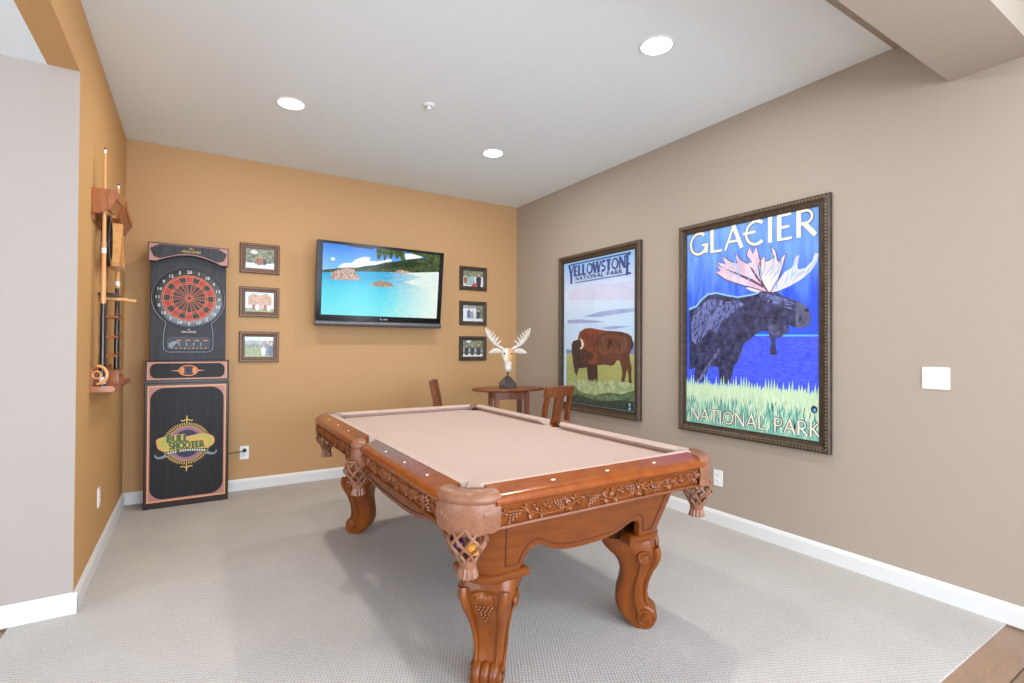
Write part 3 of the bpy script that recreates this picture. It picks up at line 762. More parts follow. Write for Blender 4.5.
lettering(em, 'SHOOTER', EC[0]-.145, EC[1]-.045, .29, .06, f, .006, 1, thick=.25, thin=.16, outline=(2, .004), serif=.008)
band = [(EC[0]-.17+.34*i/16, EC[1]-.085-.022*math.sin(PI*i/16)*-1) for i in range(17)]
ribbon(em, band, .034, f, .0056, 1)
for i in range(16):
    u = EC[0]-.15+.3*i/15; v = EC[1]-.085+.021*math.sin(PI*(i+.8)/16.6)
    if i in (4, ): continue
    em.flat([(u-.006, v-.009), (u+.006, v-.009), (u+.004, v+.009), (u-.004, v+.009)], f, .006, 6)
for s in (-1, 1):
    ribbon(em, [(EC[0]+s*.16, EC[1]-.1), (EC[0]+s*.2, EC[1]-.118), (EC[0]+s*.235, EC[1]-.122), (EC[0]+s*.255, EC[1]-.1), (EC[0]+s*.25, EC[1]-.085)], .03, f, .0054, 5, taper=lambda t: 1-.75*t)
em.build('emblem', ['ink_gold', 'ink_green', 'ink_lime', 'ink_mauve', 'ink_navy', 'ink_grey', 'ink_white', 'orangeline'], base, smooth=False, fixn=False)
# sloped console
cs = MB(); cs.prism([(-.02, .99), (-.262, .99), (-.262, 1.004), (-.235, 1.165), (-.02, 1.165)], lambda u, v, w: Vector((w, u, v)), -.288, .288)
con = cs.build('console', 'darkbrown', dt, smooth=False)
fc = lambda u, v, w: Vector((u, -.262+.027*v/.163-w, 1.003+v))
cp = MB(); cp.prism([(-.272, .014), (.272, .014), (.272, .15), (-.272, .15)], fc, 0, .002)
cp.flat([(-.266, .018), (.266, .018), (.266, .146), (-.266, .146)], fc, .0024, 1)
cp.flat(rrect(-.255, .255, .024, .14, .045, 8), fc, .003, 2)
cp.flat([(-.12, .082), (0, .072), (.12, .082), (0, .092)], fc, .0034, 0)
cp.flat(circ(0, .082, .068, .044, 0, 360, 28)[:-1], fc, .0037, 3); cp.flat(circ(0, .082, .058, .036, 0, 360, 28)[:-1], fc, .004, 2)
for s in (-1, 1): cp.flat(circ(s*.038, .082, .017, .024, 0, 360, 14)[:-1], fc, .0043, 3)
cp.flat(rrect(-.028, .028, .052, .112, .012, 4), fc, .0046, 4); cp.flat(circ(0, .082, .01, .01, 0, 360, 12)[:-1], fc, .005, 5)
cp.build('console_panel', ['orangeline', 'pinkband', 'panel_black', 'dwire', 'ink_navy', 'display'], con, smooth=False, fixn=False)
# upper board
ub = MB().box(-.262, .262, -.2, -.02, 1.165, 2.095, .004).build('dartboard_cabinet', 'black_wood', dt, smooth=False)
g = fb(-.2)
KC = (.0, 1.672)
# keyhole outline and recessed surround
key = circ(*KC, .252, .252, -52, 232, 50)
tail = [(-.168, 1.4), (-.172, 1.3), (-.166, 1.252), (-.14, 1.234), (.14, 1.234), (.166, 1.252), (.172, 1.3), (.168, 1.4)]
ks = MB(); ks.prism(key+tail, g, 0, .003)
sur = ks.build('surround', 'black_wood', ub, smooth=False)
ks = MB(); loop = key+tail+[key[0]]
ks.tube([g(u, v, .003) for u, v in loop], .0065, 6); ks.build('surround_trim', 'black_lacquer', sur)
db = MB(); db.lathe([(.236, 0), (.236, .014), (.2, .018), (.0005, .018)], (0, 0, 0), 48, axis='y')
board = db.build('dartboard', 'black_lacquer', ub, T=Matrix.Translation((KC[0], -.203, KC[1])) @ Matrix.Scale(-1, 4, (0, 1, 0)))
sg = MB(); gd = fb(-.2215)
def wedge(r0, r1, a0, a1, d, m):
    k = 3; o = [(KC[0]+r1*math.cos(a0+(a1-a0)*i/k), KC[1]+r1*math.sin(a0+(a1-a0)*i/k)) for i in range(k+1)]
    i_ = [(KC[0]+r0*math.cos(a0+(a1-a0)*i/k), KC[1]+r0*math.sin(a0+(a1-a0)*i/k)) for i in range(k, -1, -1)]
    sg.flat(o+i_, gd, d, m)
RR = .185
for k in range(20):
    a = PI/2-(k-.5)*PI/10; b = a-PI/10; odd = k % 2
    wedge(.93*RR, RR, b, a, 0, 0)
    wedge(.70*RR, .93*RR, b, a, 0, 2 if odd else 0)
    wedge(.62*RR, .70*RR, b, a, 0, 0 if not odd else 1)
    wedge(.11*RR, .62*RR, b, a, 0, 1 if odd else 2)
    sp = [(KC[0]+.11*RR*math.cos(a), KC[1]+.11*RR*math.sin(a)), (KC[0]+RR*math.cos(a), KC[1]+RR*math.sin(a))]
    ribbon(sg, sp, .0026, gd, .0008, 3)
for r in (.11, .62, .70, .93, 1.0):
    ribbon(sg, circ(*KC, r*RR, r*RR, 0, 360, 60), .003, gd, .001, 3)
sg.flat(circ(*KC, .11*RR, .11*RR, 0, 360, 16)[:-1], gd, .0006, 0); sg.flat(circ(*KC, .045*RR, .045*RR, 0, 360, 12)[:-1], gd, .0012, 2)
sg.build('scoring_segments', ['dred', 'dred2', 'dblack', 'dwire'], board, smooth=False, fixn=False)
nm = MB()
for k, t in enumerate((20, 1, 18, 4, 13, 6, 10, 15, 2, 17, 3, 19, 7, 16, 8, 11, 14, 9, 12, 5)):
    a = PI/2-k*PI/10
    font_mesh(nm, str(t), .036, gd, .0008, 0, KC[0]+.212*math.cos(a), KC[1]+.212*math.sin(a))
nm.build('board_numbers', ['ink_white'], board, smooth=False, fixn=False)
ds = MB(); ds.prism(rrect(-.15, .15, 1.252, 1.358, .02, 5), g, .003, .009); disp = ds.build('score_display', 'display', ub, smooth=False)
ds = MB(); gl_ = fb(-.2095)
for i in range(4): ds.flat([(-.085+i*.062, 1.325), (-.05+i*.062, 1.325), (-.05+i*.062, 1.333), (-.085+i*.062, 1.333)], gl_, 0, 0)
for i in range(9): ds.flat(circ(-.115+i*.029, 1.266, .006, .005, 0, 360, 10)[:-1], gl_, 0, i % 2)
for i in range(4): ds.flat([(-.07+i*.05, 1.285), (-.062+i*.05, 1.285), (-.062+i*.05, 1.312), (-.07+i*.05, 1.312)], gl_, 0, 2)
ds.flat([(-.135, 1.27), (-.11, 1.268), (-.09, 1.3), (-.06, 1.318), (-.1, 1.322), (-.138, 1.305)], gl_, 0, 2)
ds.build('display_print', ['led', 'dwire', 'ink_grey'], disp, smooth=False, fixn=False)
lg_ = MB(); font_mesh(lg_, 'ARACHNID', .02, g, .0036, 0, 0, 1.398); lg_.flat([(-.01, 1.412), (0, 1.418), (.01, 1.412), (0, 1.424)], g, .0036, 0)
lg_.build('maker_mark', ['ink_white'], ub, smooth=False, fixn=False)
# header with arched lower edge
hp = [(-.275, 2.1), (-.275, 1.95), (-.215, 1.95), (-.2, 1.962)]+[(-.2+.4*i/14, 1.962+.052*math.sin(PI*i/14)) for i in range(1, 14)]+[(.2, 1.962), (.215, 1.95), (.275, 1.95), (.275, 2.1)]
hd = MB(); hd.prism(hp, fb(-.2), 0, .06); head = hd.build('header', 'darkbrown', dt, smooth=False)
hf = fb(-.26); hh = MB()
hh.flat([(-.268, 2.092), (-.268, 1.957), (-.215, 1.957)]+[(u, v+.006) for u, v in hp[3:-3]]+[(.215, 1.957), (.268, 1.957), (.268, 2.092)], hf, .0006, 0)
hh.flat([(-.2, 2.089), (-.264, 2.05), (-.24, 1.99), (-.2, 1.975)]+[(u*.98, v+.012) for u, v in hp[4:-4]]+[(.2, 1.975), (.24, 1.99), (.264, 2.05), (.2, 2.089)], hf, .0012, 1)
font_mesh(hh, 'ARACHNID', .026, hf, .0018, 2, .01, 2.045)
hh.flat([(-.012, 2.064), (.01, 2.07), (.032, 2.064), (.01, 2.076)], hf, .0018, 2)
hh.build('header_print', ['pinkband', 'black_wood', 'ink_gold'], head, smooth=False, fixn=False)

# ------------------------------------------------------------------ television
def emi(name, rgb, rgb2=None, sc=40, st=1.0, stretch=(1, 1, 1)):
    m = mat(name, tuple(0 for _ in rgb), .15, spec=.2, coat=.0)
    nt = m.node_tree; b = nt.nodes['Principled BSDF']; b.inputs['Emission Strength'].default_value = st; b.inputs['Emission Color'].default_value = (*lin(rgb), 1)
    if rgb2:
        tc = nt.nodes.new('ShaderNodeTexCoord'); mp = nt.nodes.new('ShaderNodeMapping'); mp.inputs['Scale'].default_value = stretch
        n = nt.nodes.new('ShaderNodeTexNoise'); n.inputs['Scale'].default_value = sc; n.inputs['Detail'].default_value = 5
        r = nt.nodes.new('ShaderNodeValToRGB'); r.color_ramp.elements[0].position = .35; r.color_ramp.elements[1].position = .65
        r.color_ramp.elements[0].color = (*lin(rgb), 1); r.color_ramp.elements[1].color = (*lin(rgb2), 1)
        nt.links.new(tc.outputs['Object'], mp.inputs[0]); nt.links.new(mp.outputs[0], n.inputs[0]); nt.links.new(n.outputs['Fac'], r.inputs[0]); nt.links.new(r.outputs[0], b.inputs['Emission Color'])
    return m
def emi_ramp(name, stops, z0, z1, noise=0, nsc=20, stretch=(1, 1, 1), axis='Z'):
    m = emi(name, (0, 0, 0)); nt = m.node_tree; b = nt.nodes['Principled BSDF']
    tc = nt.nodes.new('ShaderNodeTexCoord'); sp = nt.nodes.new('ShaderNodeSeparateXYZ'); nt.links.new(tc.outputs['Object'], sp.inputs[0])
    mr = nt.nodes.new('ShaderNodeMapRange'); mr.inputs[1].default_value = z0; mr.inputs[2].default_value = z1; nt.links.new(sp.outputs[axis], mr.inputs[0])
    last = mr.outputs[0]
    if noise:
        mp = nt.nodes.new('ShaderNodeMapping'); mp.inputs['Scale'].default_value = stretch; nt.links.new(tc.outputs['Object'], mp.inputs[0])
        n = nt.nodes.new('ShaderNodeTexNoise'); n.inputs['Scale'].default_value = nsc; n.inputs['Detail'].default_value = 4; nt.links.new(mp.outputs[0], n.inputs[0])
        s = nt.nodes.new('ShaderNodeMath'); s.operation = 'SUBTRACT'; s.inputs[1].default_value = .5; nt.links.new(n.outputs['Fac'], s.inputs[0])
        a = nt.nodes.new('ShaderNodeMath'); a.operation = 'MULTIPLY_ADD'; a.inputs[1].default_value = noise; nt.links.new(s.outputs[0], a.inputs[0]); nt.links.new(last, a.inputs[2]); last = a.outputs[0]
    r = nt.nodes.new('ShaderNodeValToRGB'); el = r.color_ramp.elements
    while len(el) < len(stops): el.new(.5)
    for e, (p, c) in zip(el, stops): e.position = p; e.color = (*lin(c), 1)
    nt.links.new(last, r.inputs[0]); nt.links.new(r.outputs[0], b.inputs['Emission Color']); return m
SW, SH = 1.17, .665
tv = thing('television', (-1.687, -.165, 1.878), 'large flat television showing a tropical beach, tilted forward on the back wall', 'television')
tv.rotation_euler = (.1125, 0, .004)
def poly(k): return [(a/1000, b/1000) for a, b in ART[k]]
tvf = lambda u, v, w: Vector((-.585+u, -.0235-w, -.2925+v))
body = MB().box(-.632, .632, -.02, .045, -.345, .398, .008).build('casing', 'tv_black', tv, ang=30)
mb = MB()   # bezel ring
for b in ((-.632, -.585, -.026, -.019, -.345, .398), (.585, .632, -.026, -.019, -.345, .398), (-.585, .585, -.026, -.019, .3725, .398), (-.585, .585, -.026, -.019, -.345, -.2925)): mb.box(*b)
bz = mb.build('bezel', 'tv_black', tv, smooth=False)
mb = MB(); f2 = lambda u, v, w: Vector((u, -.026-w, v))
mb.flat([(-.03, -.318), (-.012, -.31), (0, -.33), (-.008, -.334), (-.018, -.322)], f2, .0005); mb.flat([(.01, -.328), (.055, -.328), (.055, -.316), (.01, -.316)], f2, .0005)
mb.build('maker_mark', 'ink_grey', bz, smooth=False, fixn=False)
mb = MB(); mb.loft([[Vector((x, -.012+math.cos(a)*.026*(-1), -.372+math.sin(a)*.027)) for a in [PI*2*i/16 for i in range(16)]] for x in (-.64, .64)])
sb_ = mb.build('speaker_bar', 'tv_silver', tv); part_label(sb_, 'grey rounded speaker bar below the screen')
def sea_mat():
    m = emi_ramp('screen sea', [(0, (128, 228, 232)), (.35, (100, 220, 234)), (.7, (80, 204, 230)), (1, (44, 166, 214))], -.29, .1, .4, 30, (1, 1, 5)); nt = m.node_tree; b = nt.nodes['Principled BSDF']
    l = b.inputs['Emission Color'].links[0]; src = l.from_socket; nt.links.remove(l)
    tc = nt.nodes.new('ShaderNodeTexCoord'); sp = nt.nodes.new('ShaderNodeSeparateXYZ'); nt.links.new(tc.outputs['Object'], sp.inputs[0])
    mp = nt.nodes.new('ShaderNodeMapping'); mp.inputs['Scale'].default_value = (2, 1, 8); nt.links.new(tc.outputs['Object'], mp.inputs[0])
    n = nt.nodes.new('ShaderNodeTexNoise'); n.inputs['Scale'].default_value = 10; n.inputs['Detail'].default_value = 5; nt.links.new(mp.outputs[0], n.inputs[0])
    a = nt.nodes.new('ShaderNodeMath'); a.operation = 'MULTIPLY_ADD'; a.inputs[1].default_value = .45; nt.links.new(n.outputs['Fac'], a.inputs[0]); nt.links.new(sp.outputs['X'], a.inputs[2])
    mr = nt.nodes.new('ShaderNodeMapRange'); mr.inputs[1].default_value = .22; mr.inputs[2].default_value = .85; nt.links.new(a.outputs[0], mr.inputs[0])
    mx = nt.nodes.new('ShaderNodeMix'); mx.data_type = 'RGBA'; mx.inputs[7].default_value = (*lin((238, 242, 226)), 1)
    nt.links.new(mr.outputs[0], mx.inputs[0]); nt.links.new(src, mx.inputs[6]); nt.links.new(mx.outputs[2], b.inputs['Emission Color']); return m
mb = MB()
TM = [emi_ramp('screen sky', [(0, (205, 232, 250)), (.45, (120, 185, 244)), (1, (62, 132, 226))], .0, .37, .15, 6),
      sea_mat(),
      emi('screen hill', (26, 40, 24), (84, 98, 48), 60), emi('screen hill shade', (20, 32, 20), (52, 76, 34), 70), emi('screen cloud', (222, 238, 250), (250, 252, 255), 18),
      emi('screen rock', (146, 112, 98), (222, 190, 172), 40), emi('screen rock shade', (118, 94, 80), (200, 164, 130), 40), emi('screen sand', (238, 238, 230), (206, 232, 226), 22, stretch=(1, 1, 4)),
      emi('screen shallows', (170, 226, 216), (226, 240, 226), 30, stretch=(1, 1, 5)), emi('screen leaf', (36, 44, 28), (92, 116, 48), 60), emi('screen dark', (40, 38, 40), (86, 82, 80), 20), emi('screen foam', (196, 230, 232), (240, 246, 244), 30)]
mb.flat([(0, 0), (SW, 0), (SW, SH), (0, SH)], tvf, 0, 0)
for i, (k, m) in enumerate((('tv_cloud', 4), ('tv_cloud2', 4), ('tv_sun', 4), ('tv_sea', 1), ('tv_hill', 2), ('tv_shade', 3), ('tv_beach', 7), ('tv_rocks3', 5), ('tv_rock', 5), ('tv_rock2', 6), ('tv_tree', 9), ('tv_leaf1', 9), ('tv_band', 10))):
    pp = poly(k) if k != 'tv_sun' else circ(sum(q[0] for q in poly(k))/4, sum(q[1] for q in poly(k))/4, .02, .016, 0, 360, 14)[:-1]
    mb.flat(pp, tvf, .0002*(i+1), m)
mb.build('screen', TM, tv, smooth=False, fixn=False)
mb = MB(); mb.box(-.2, .2, .02, .1, -.15, .15, .005); mb.box(-.04, .04, .08, .150, -.05, .05); mb.build('wall_bracket', 'black_lacquer', tv, smooth=False)

# ------------------------------------------------------------------ framed posters on the right wall
def framed(name, loc, face, w, h, fw, ft, mats, label, cat, group=None, bead=True):
    t = thing(name, loc, label, cat, group); fn = face(0, 0, 0)
    pr = [(0, 0), (0, ft*.75), (fw*.12, ft), (fw*.42, ft), (fw*.6, ft*.72), (fw*.86, ft*.62), (fw, ft*.42), (fw, 0)]
    mb = MB(); C4 = [(0, 0, 1, 1), (w, 0, -1, 1), (w, h, -1, -1), (0, h, 1, -1)]
    rings = [[fn(cx+sx*d, cy+sy*d, z) for d, z in pr] for cx, cy, sx, sy in C4]
    R = [[mb.bm.verts.new(p) for p in r] for r in rings]; n = len(pr)
    for a in range(4):
        for i in range(n): mb._f([R[a][i], R[a][(i+1) % n], R[(a+1) % 4][(i+1) % n], R[(a+1) % 4][i]])
    fr = mb.build('frame', mats[0], t, smooth=False)
    if bead:
        mb = MB(); d = fw*.93
        for (a, b) in (((d, d), (w-d, d)), ((w-d, d), (w-d, h-d)), ((w-d, h-d), (d, h-d)), ((d, h-d), (d, d))):
            mb.tube([fn(*a, ft*.5), fn(*b, ft*.5)], fw*.075, 6)
        mb.build('inner_liner', mats[1], fr)
        mb = MB(); d = fw*.27; L = 2*(w+h-4*d); k = int(L/.022)
        for (a, b) in (((d, d), (w-d, d)), ((w-d, d), (w-d, h-d)), ((w-d, h-d), (d, h-d)), ((d, h-d), (d, d))):
            l = math.hypot(b[0]-a[0], b[1]-a[1]); m_ = int(l/.021)
            for q in range(m_):
                s = (q+.5)/m_; mb.ball(fn(a[0]+(b[0]-a[0])*s, a[1]+(b[1]-a[1])*s, ft), .007, 1)
        mb.build('beading', mats[2], fr)
    return t, fn
def ink(n, a, b=None, sc=30, st=(1, 1, 1)): return mat(n, a, .55, noise=sc if b else None, rgb2=b, stretch=st, detail=5)
def ink_ramp(name, stops, z0, z1, noise=.2, nsc=8, stretch=(1, 1, 1)):
    m = emi_ramp(name, stops, z0, z1, noise, nsc, stretch); nt = m.node_tree; b = nt.nodes['Principled BSDF']
    l = b.inputs['Emission Color'].links[0]; src = l.from_socket; nt.links.remove(l); nt.links.new(src, b.inputs['Base Color']); b.inputs['Emission Strength'].default_value = 0; b.inputs['Roughness'].default_value = .55
    return m
# moose poster
t, fn = framed('framed_poster', (0, -2.43, .652), on_right, 1.125, 1.585, .068, .038, ('frame_bronze', 'liner', 'frame_bead'), 'large framed Glacier National Park poster of a moose on the right wall', 'poster', 'framed park posters')
PM = [ink_ramp('moose poster sky', [(0, (60, 100, 236)), (.4, (58, 92, 232)), (.65, (88, 136, 238)), (1, (128, 178, 240))], .4, 1.55, .85, 6, (1, 3.5, .6)),
      ink('moose poster water', (52, 72, 238), (86, 112, 244), 26, (1, 1, 6)), ink_ramp('moose poster grass', [(0, (130, 196, 176)), (.4, (172, 218, 190)), (.75, (214, 234, 190)), (1, (170, 222, 214))], .05, .43, .9, 40, (1, 3, .35)),
      ink('moose coat', (30, 32, 56), (72, 78, 126), 30), ink('moose coat light', (52, 56, 100), (136, 146, 206), 36), ink('moose muzzle', (84, 88, 120), (104, 110, 140), 20), ink('antler pink', (216, 184, 208), (244, 222, 232), 12), ink('antler cream', (248, 238, 234), (236, 214, 214), 8),
      ink('antler vein', (110, 70, 110)), ink('antler tine', (236, 222, 222), (214, 226, 244), 10), ink('moose rim', (150, 200, 236)), ink('sunset glow', (110, 160, 230), (176, 196, 214), 20), ink('cyan line', (96, 190, 232)), ink('title cream', (244, 238, 218)), ink('title edge', (40, 44, 70)), ink('moose jaw', (58, 60, 92), (96, 100, 140), 30), ink('moose fur light', (120, 132, 196)), ink('grass light', (222, 240, 206)), ink('grass deep', (96, 170, 160))]
mb = MB(); o = (.015, -.004)
def pl(k): return [(a/1000+o[0], b/1000+o[1]) for a, b in ART[k]]
u0, u1, v0, v1 = .064, 1.062, .06, 1.526
def clampu(p): return [(min(max(u, u0), u1), min(max(v, v0), v1)) for u, v in p]
mb.flat([(u0, v0), (u1, v0), (u1, v1), (u0, v1)], fn, .012, 0)
zg = ART['grassline'][0][1]/1000; zc = ART['cyanline'][3][1]/1000
mb.flat([(u0, zg-.1), (u1, zg-.1), (u1, zc), (u0, zc)], fn, .0121, 1)
S = [('cyanline', 12), ('tines', 9), ('ear', 9), ('moose', 3), ('rim', 10), ('shoulder', 4), ('leglight', 4), ('headlight', 15), ('jaw', 15), ('muzzle', 5), ('bell', 3), ('palmR', 7), ('palmL', 6), ('vein1', 8), ('vein2', 8)]
for i, (k, m) in enumerate(S): mb.flat(clampu(pl(k)), fn, .0123+.00022*i, m)
rng = random.Random(3)
def antler_edge(k, d): ribbon(mb, clampu(pl(k)+[pl(k)[0]]), .006, fn, d, 8)
for k in ('palmR', 'palmL'): antler_edge(k, .0162)
for k, r in (('eye', .014), ('nostril', .016)):
    e = pl(k)[0]; mb.flat(circ(*e, r, r*.7, 0, 360, 10)[:-1], fn, .0164, 14)
gp = [(u0, v0), (u1, v0)]; x = u1
while x > u0:
    gp.append((x, zg-.03+rng.uniform(0, .02))); gp.append((max(u0, x-.008), zg+rng.uniform(.0, .07))); x -= .02
gp.append((u0, zg-.02)); mb.flat(gp, fn, .0164, 2)
def inside(pt, P):
    r = False; j = len(P)-1
    for i in range(len(P)):
        (xi, yi), (xj, yj) = P[i], P[j]
        if (yi > pt[1]) != (yj > pt[1]) and pt[0] < (xj-xi)*(pt[1]-yi)/(yj-yi)+xi: r = not r
        j = i
    return r
def strokes(P, n, ln, w, ang, spread, d, m, rng):
    xs = [q[0] for q in P]; ys = [q[1] for q in P]; k = 0
    for _ in range(n*6):
        if k >= n: break
        x, y = rng.uniform(min(xs), max(xs)), rng.uniform(min(ys), max(ys)); a = ang+rng.uniform(-spread, spread); l = ln*rng.uniform(.6, 1.3)
        e = (x+l*math.cos(a), y+l*math.sin(a))
        if inside((x, y), P) and inside(e, P):
            ribbon(mb, [(x, y), ((x+e[0])/2+l*.08, (y+e[1])/2), e], w, fn, d+(k % 5)*.00004, m, taper=lambda t: max(.15, math.sin(PI*t))); k += 1
strokes(clampu(pl('moose')), 150, .07, .011, -1.9, .5, .01625, 3, rng)
strokes(clampu(pl('shoulder')), 110, .06, .01, -1.9, .5, .0162, 16, rng)
strokes(clampu(pl('headlight')), 26, .08, .008, -.25, .25, .0162, 16, rng)
strokes([(u0, v0), (u1, v0), (u1, zg-.01), (u0, zg-.01)], 190, .1, .011, 1.5, .25, .01655, 17, rng)
strokes([(u0, v0), (u1, v0), (u1, zg-.08), (u0, zg-.08)], 130, .09, .011, 1.5, .25, .0168, 18, rng)
for k in ('palmL', 'palmR', 'tines'): strokes(clampu(pl(k)), 14, .09, .008, 1.2, .5, .0162, 10, rng)
lettering(mb, 'GLACIER', .1, 1.345, .94, .172, fn, .0172, 13, thick=.125, thin=.075, gap=.11, outline=(14, .004))
ribbon(mb, [(.545, 1.438), (.64, 1.438)], .017, fn, .0173, 13)
lettering(mb, 'NATIONAL PARK', .108, .09, .955, .092, fn, .0172, 13, thick=.11, thin=.075, gap=.1, outline=(14, .006))
mb.flat(circ(1.027, .262, .02, .024, 0, 360, 14)[:-1], fn, .017, 14); mb.flat(circ(1.03, .258, .008, .012, 0, 360, 10)[:-1], fn, .0173, 12)
mb.build('poster_print', PM, t, smooth=False, fixn=False)
mb = MB(); mb.prism([(.06, .06), (1.065, .06), (1.065, 1.525), (.06, 1.525)], fn, .0195, .021); mb.build('glass', 'glass', t, smooth=False)
# bison poster
t, fn = framed('framed_poster', (0, -.87, .655), on_right, 1.15, 1.568, .07, .038, ('frame_bronze', 'liner', 'frame_bead'), 'framed Yellowstone National Park poster of a bison on the right wall behind the chair', 'poster', 'framed park posters')
BM_ = [ink_ramp('bison poster sky', [(0, (200, 224, 248)), (.5, (216, 232, 250)), (.75, (190, 210, 244)), (1, (140, 200, 250))], .85, 1.5, .25, 5, (1, 1, 3)), ink('bison cloud', (200, 208, 240), (222, 220, 240), 5), ink('bison band', (150, 164, 212), (176, 188, 226), 8),
       ink('bison hills', (112, 130, 184), (134, 152, 200), 8), ink_ramp('bison field', [(0, (166, 170, 104)), (.6, (200, 198, 136)), (1, (186, 196, 140))], .45, .8, .5, 10, (1, 1, 5)), ink('bison bush', (140, 164, 112), (196, 206, 156), 20), ink('bison bush mid', (62, 84, 66), (126, 150, 104), 26), ink('bison bush dark', (38, 54, 50), (66, 84, 70), 26),
       ink('bison hide', (84, 48, 36), (104, 62, 46), 14), ink('bison hump', (150, 74, 52), (118, 58, 44), 16, (1, 2, .6)), ink('bison head', (52, 36, 40), (74, 52, 54), 24), ink('bison horn', (236, 224, 206)), ink('bison flank', (112, 66, 48), (132, 82, 58), 16, (1, 2, .5)), ink('title blue', (44, 78, 138)), ink('title edge pale', (226, 240, 252)), ink('tail dark', (56, 36, 34)), ink('pale edge', (176, 206, 240))]
mb = MB(); o = (.0, .0); u0, u1, v0, v1 = .098, 1.066, .075, 1.49
o = (.013, 0)
mb.flat([(u0-.026, v0-.014), (u1+.014, v0-.014), (u1+.014, v1+.01), (u0-.026, v1+.01)], fn, .012, 16)
u0 -= .016; u1 += .004
mb.flat([(u0, v0), (u1, v0), (u1, v1), (u0, v1)], fn, .0122, 0)
S = [('cloudA', 1), ('cl1', 2), ('cl2', 2), ('cl3', 2), ('hills', 3), ('field', 4), ('bush', 5), ('bodyB', 8), ('flank', 12), ('tail', 15), ('hump', 9), ('foreleg', 15), ('head', 10), ('horn', 11), ('bush2', 6), ('bush3', 7)]
for i, (k, m) in enumerate(S): mb.flat(clampu(pl(k)), fn, .0124+.00022*i, m)
fz = min(v for u, v in pl('foreleg'))
gp = [(.3, fz-.05), (.95, fz-.06)]
for j in range(44): gp.append((.95-.65*j/43, fz+rng.uniform(0, .02)+(.02 if j % 2 else -.01)))
mb.flat(gp, fn, .0161, 5)
strokes(clampu(pl('hump')), 50, .1, .012, -1.4, .4, .01612, 8, rng); strokes(clampu(pl('flank')), 40, .1, .012, -1.4, .4, .01612, 8, rng); strokes(clampu(pl('head')), 40, .06, .01, -1.5, .6, .01615, 15, rng)
strokes(clampu(pl('field')), 40, .12, .008, 0, .1, .01354, 5, rng); mb.flat(clampu(pl('horn')), fn, .0165, 11)
ribbon(mb, [(.165, 1.474), (1.03, 1.474)], .012, fn, .0165, 13); ribbon(mb, [(.255, 1.285), (1.03, 1.287)], .008, fn, .0165, 13)
hs = lambda ci: (.185, 1.285) if ci in (0, 10) else (.098, 1.354)
lettering(mb, 'YELLOWSTONE', .16, 1.354, .87, .1, fn, .0168, 13, thick=.24, thin=.14, gap=.09, outline=(14, .004), serif=.013, hfn=hs)
lettering(mb, 'NATIONAL PARK', .262, 1.305, .66, .036, fn, .0168, 13, thick=.26, thin=.16, gap=.16)
for z in (.095, .13): mb.flat(circ(1.02, z, .012, .014, 0, 360, 10)[:-1], fn, .0168, 16)
mb.build('poster_print', BM_, t, smooth=False, fixn=False)
mb = MB(); mb.prism([(.066, .066), (1.084, .066), (1.084, 1.502), (.066, 1.502)], fn, .0195, .021); mb.build('glass', 'glass', t, smooth=False)

# ------------------------------------------------------------------ small framed photographs on the back wall
def photo(loc, w, h, label, bg, blobs, fwm):
    t, fn = framed('picture_frame', loc, on_back, w, h, .046, .024, (fwm, 'liner', 'frame_bead'), label, 'picture frame', 'small framed photographs', bead=False)
    mb = MB(); d = .04
    mb.flat([(d, d), (w-d, d), (w-d, h-d), (d, h-d)], fn, .008, 0)
    names = [bg]
    for i, (m, kind, a) in enumerate(blobs):
        if m not in names: names.append(m)
        k = names.index(m); iw, ih = w-2*d, h-2*d; z = .0081+.00012*i
        P = lambda u, v: (d+min(max(u, 0), 1)*iw, d+min(max(v, 0), 1)*ih)
        if kind == 'r': mb.flat([P(a[0], a[1]), P(a[2], a[1]), P(a[2], a[3]), P(a[0], a[3])], fn, z, k)
        elif kind == 'e': mb.flat([P(u, v) for u, v in circ(a[0], a[1], a[2], a[3], 0, 360, 14)[:-1]], fn, z, k)
        elif kind == 'p':     # a standing figure: head, shoulders, body
            u, v, s = a; mb.flat([P(u-.05*s, v), P(u+.05*s, v), P(u+.065*s, v+.26*s), P(u+.03*s, v+.31*s), P(u-.03*s, v+.31*s), P(u-.065*s, v+.26*s)], fn, z, k)
            sk = 'ph_skin'
            if sk not in names: names.append(sk)
            mb.flat([P(x, y) for x, y in circ(u, v+.365*s, .028*s, .05*s, 0, 360, 10)[:-1]], fn, z+.00005, names.index(sk))
        else: mb.flat([P(*q) for q in a], fn, z, k)
    mb.build('photograph', names, t, smooth=False, fixn=False)
def pm(k, a, b=None, sc=60): M[k] = mat('photo '+k[3:], a, .35, noise=sc if b else None, rgb2=b, coat=.3, detail=5)
pm('ph_skin', (206, 160, 132)); pm('ph_trees', (66, 76, 54), (150, 158, 130), 45); pm('ph_pale', (206, 206, 204), (232, 230, 226), 30); pm('ph_snow', (226, 230, 234), (206, 212, 220), 25)
pm('ph_rust', (128, 72, 54), (170, 110, 84), 60); pm('ph_brick', (172, 128, 100), (208, 172, 140), 50); pm('ph_sky', (206, 222, 236)); pm('ph_grass', (104, 124, 64), (150, 160, 92), 55)
pm('ph_dark', (40, 42, 50), (70, 72, 84), 50); pm('ph_blue', (70, 84, 120), (112, 126, 160), 40); pm('ph_red', (176, 48, 52), (206, 90, 84), 30); pm('ph_grey', (120, 126, 128), (170, 174, 176), 30); pm('ph_teal', (128, 160, 158), (168, 190, 186), 30)
LX, RX = -2.935, -.762
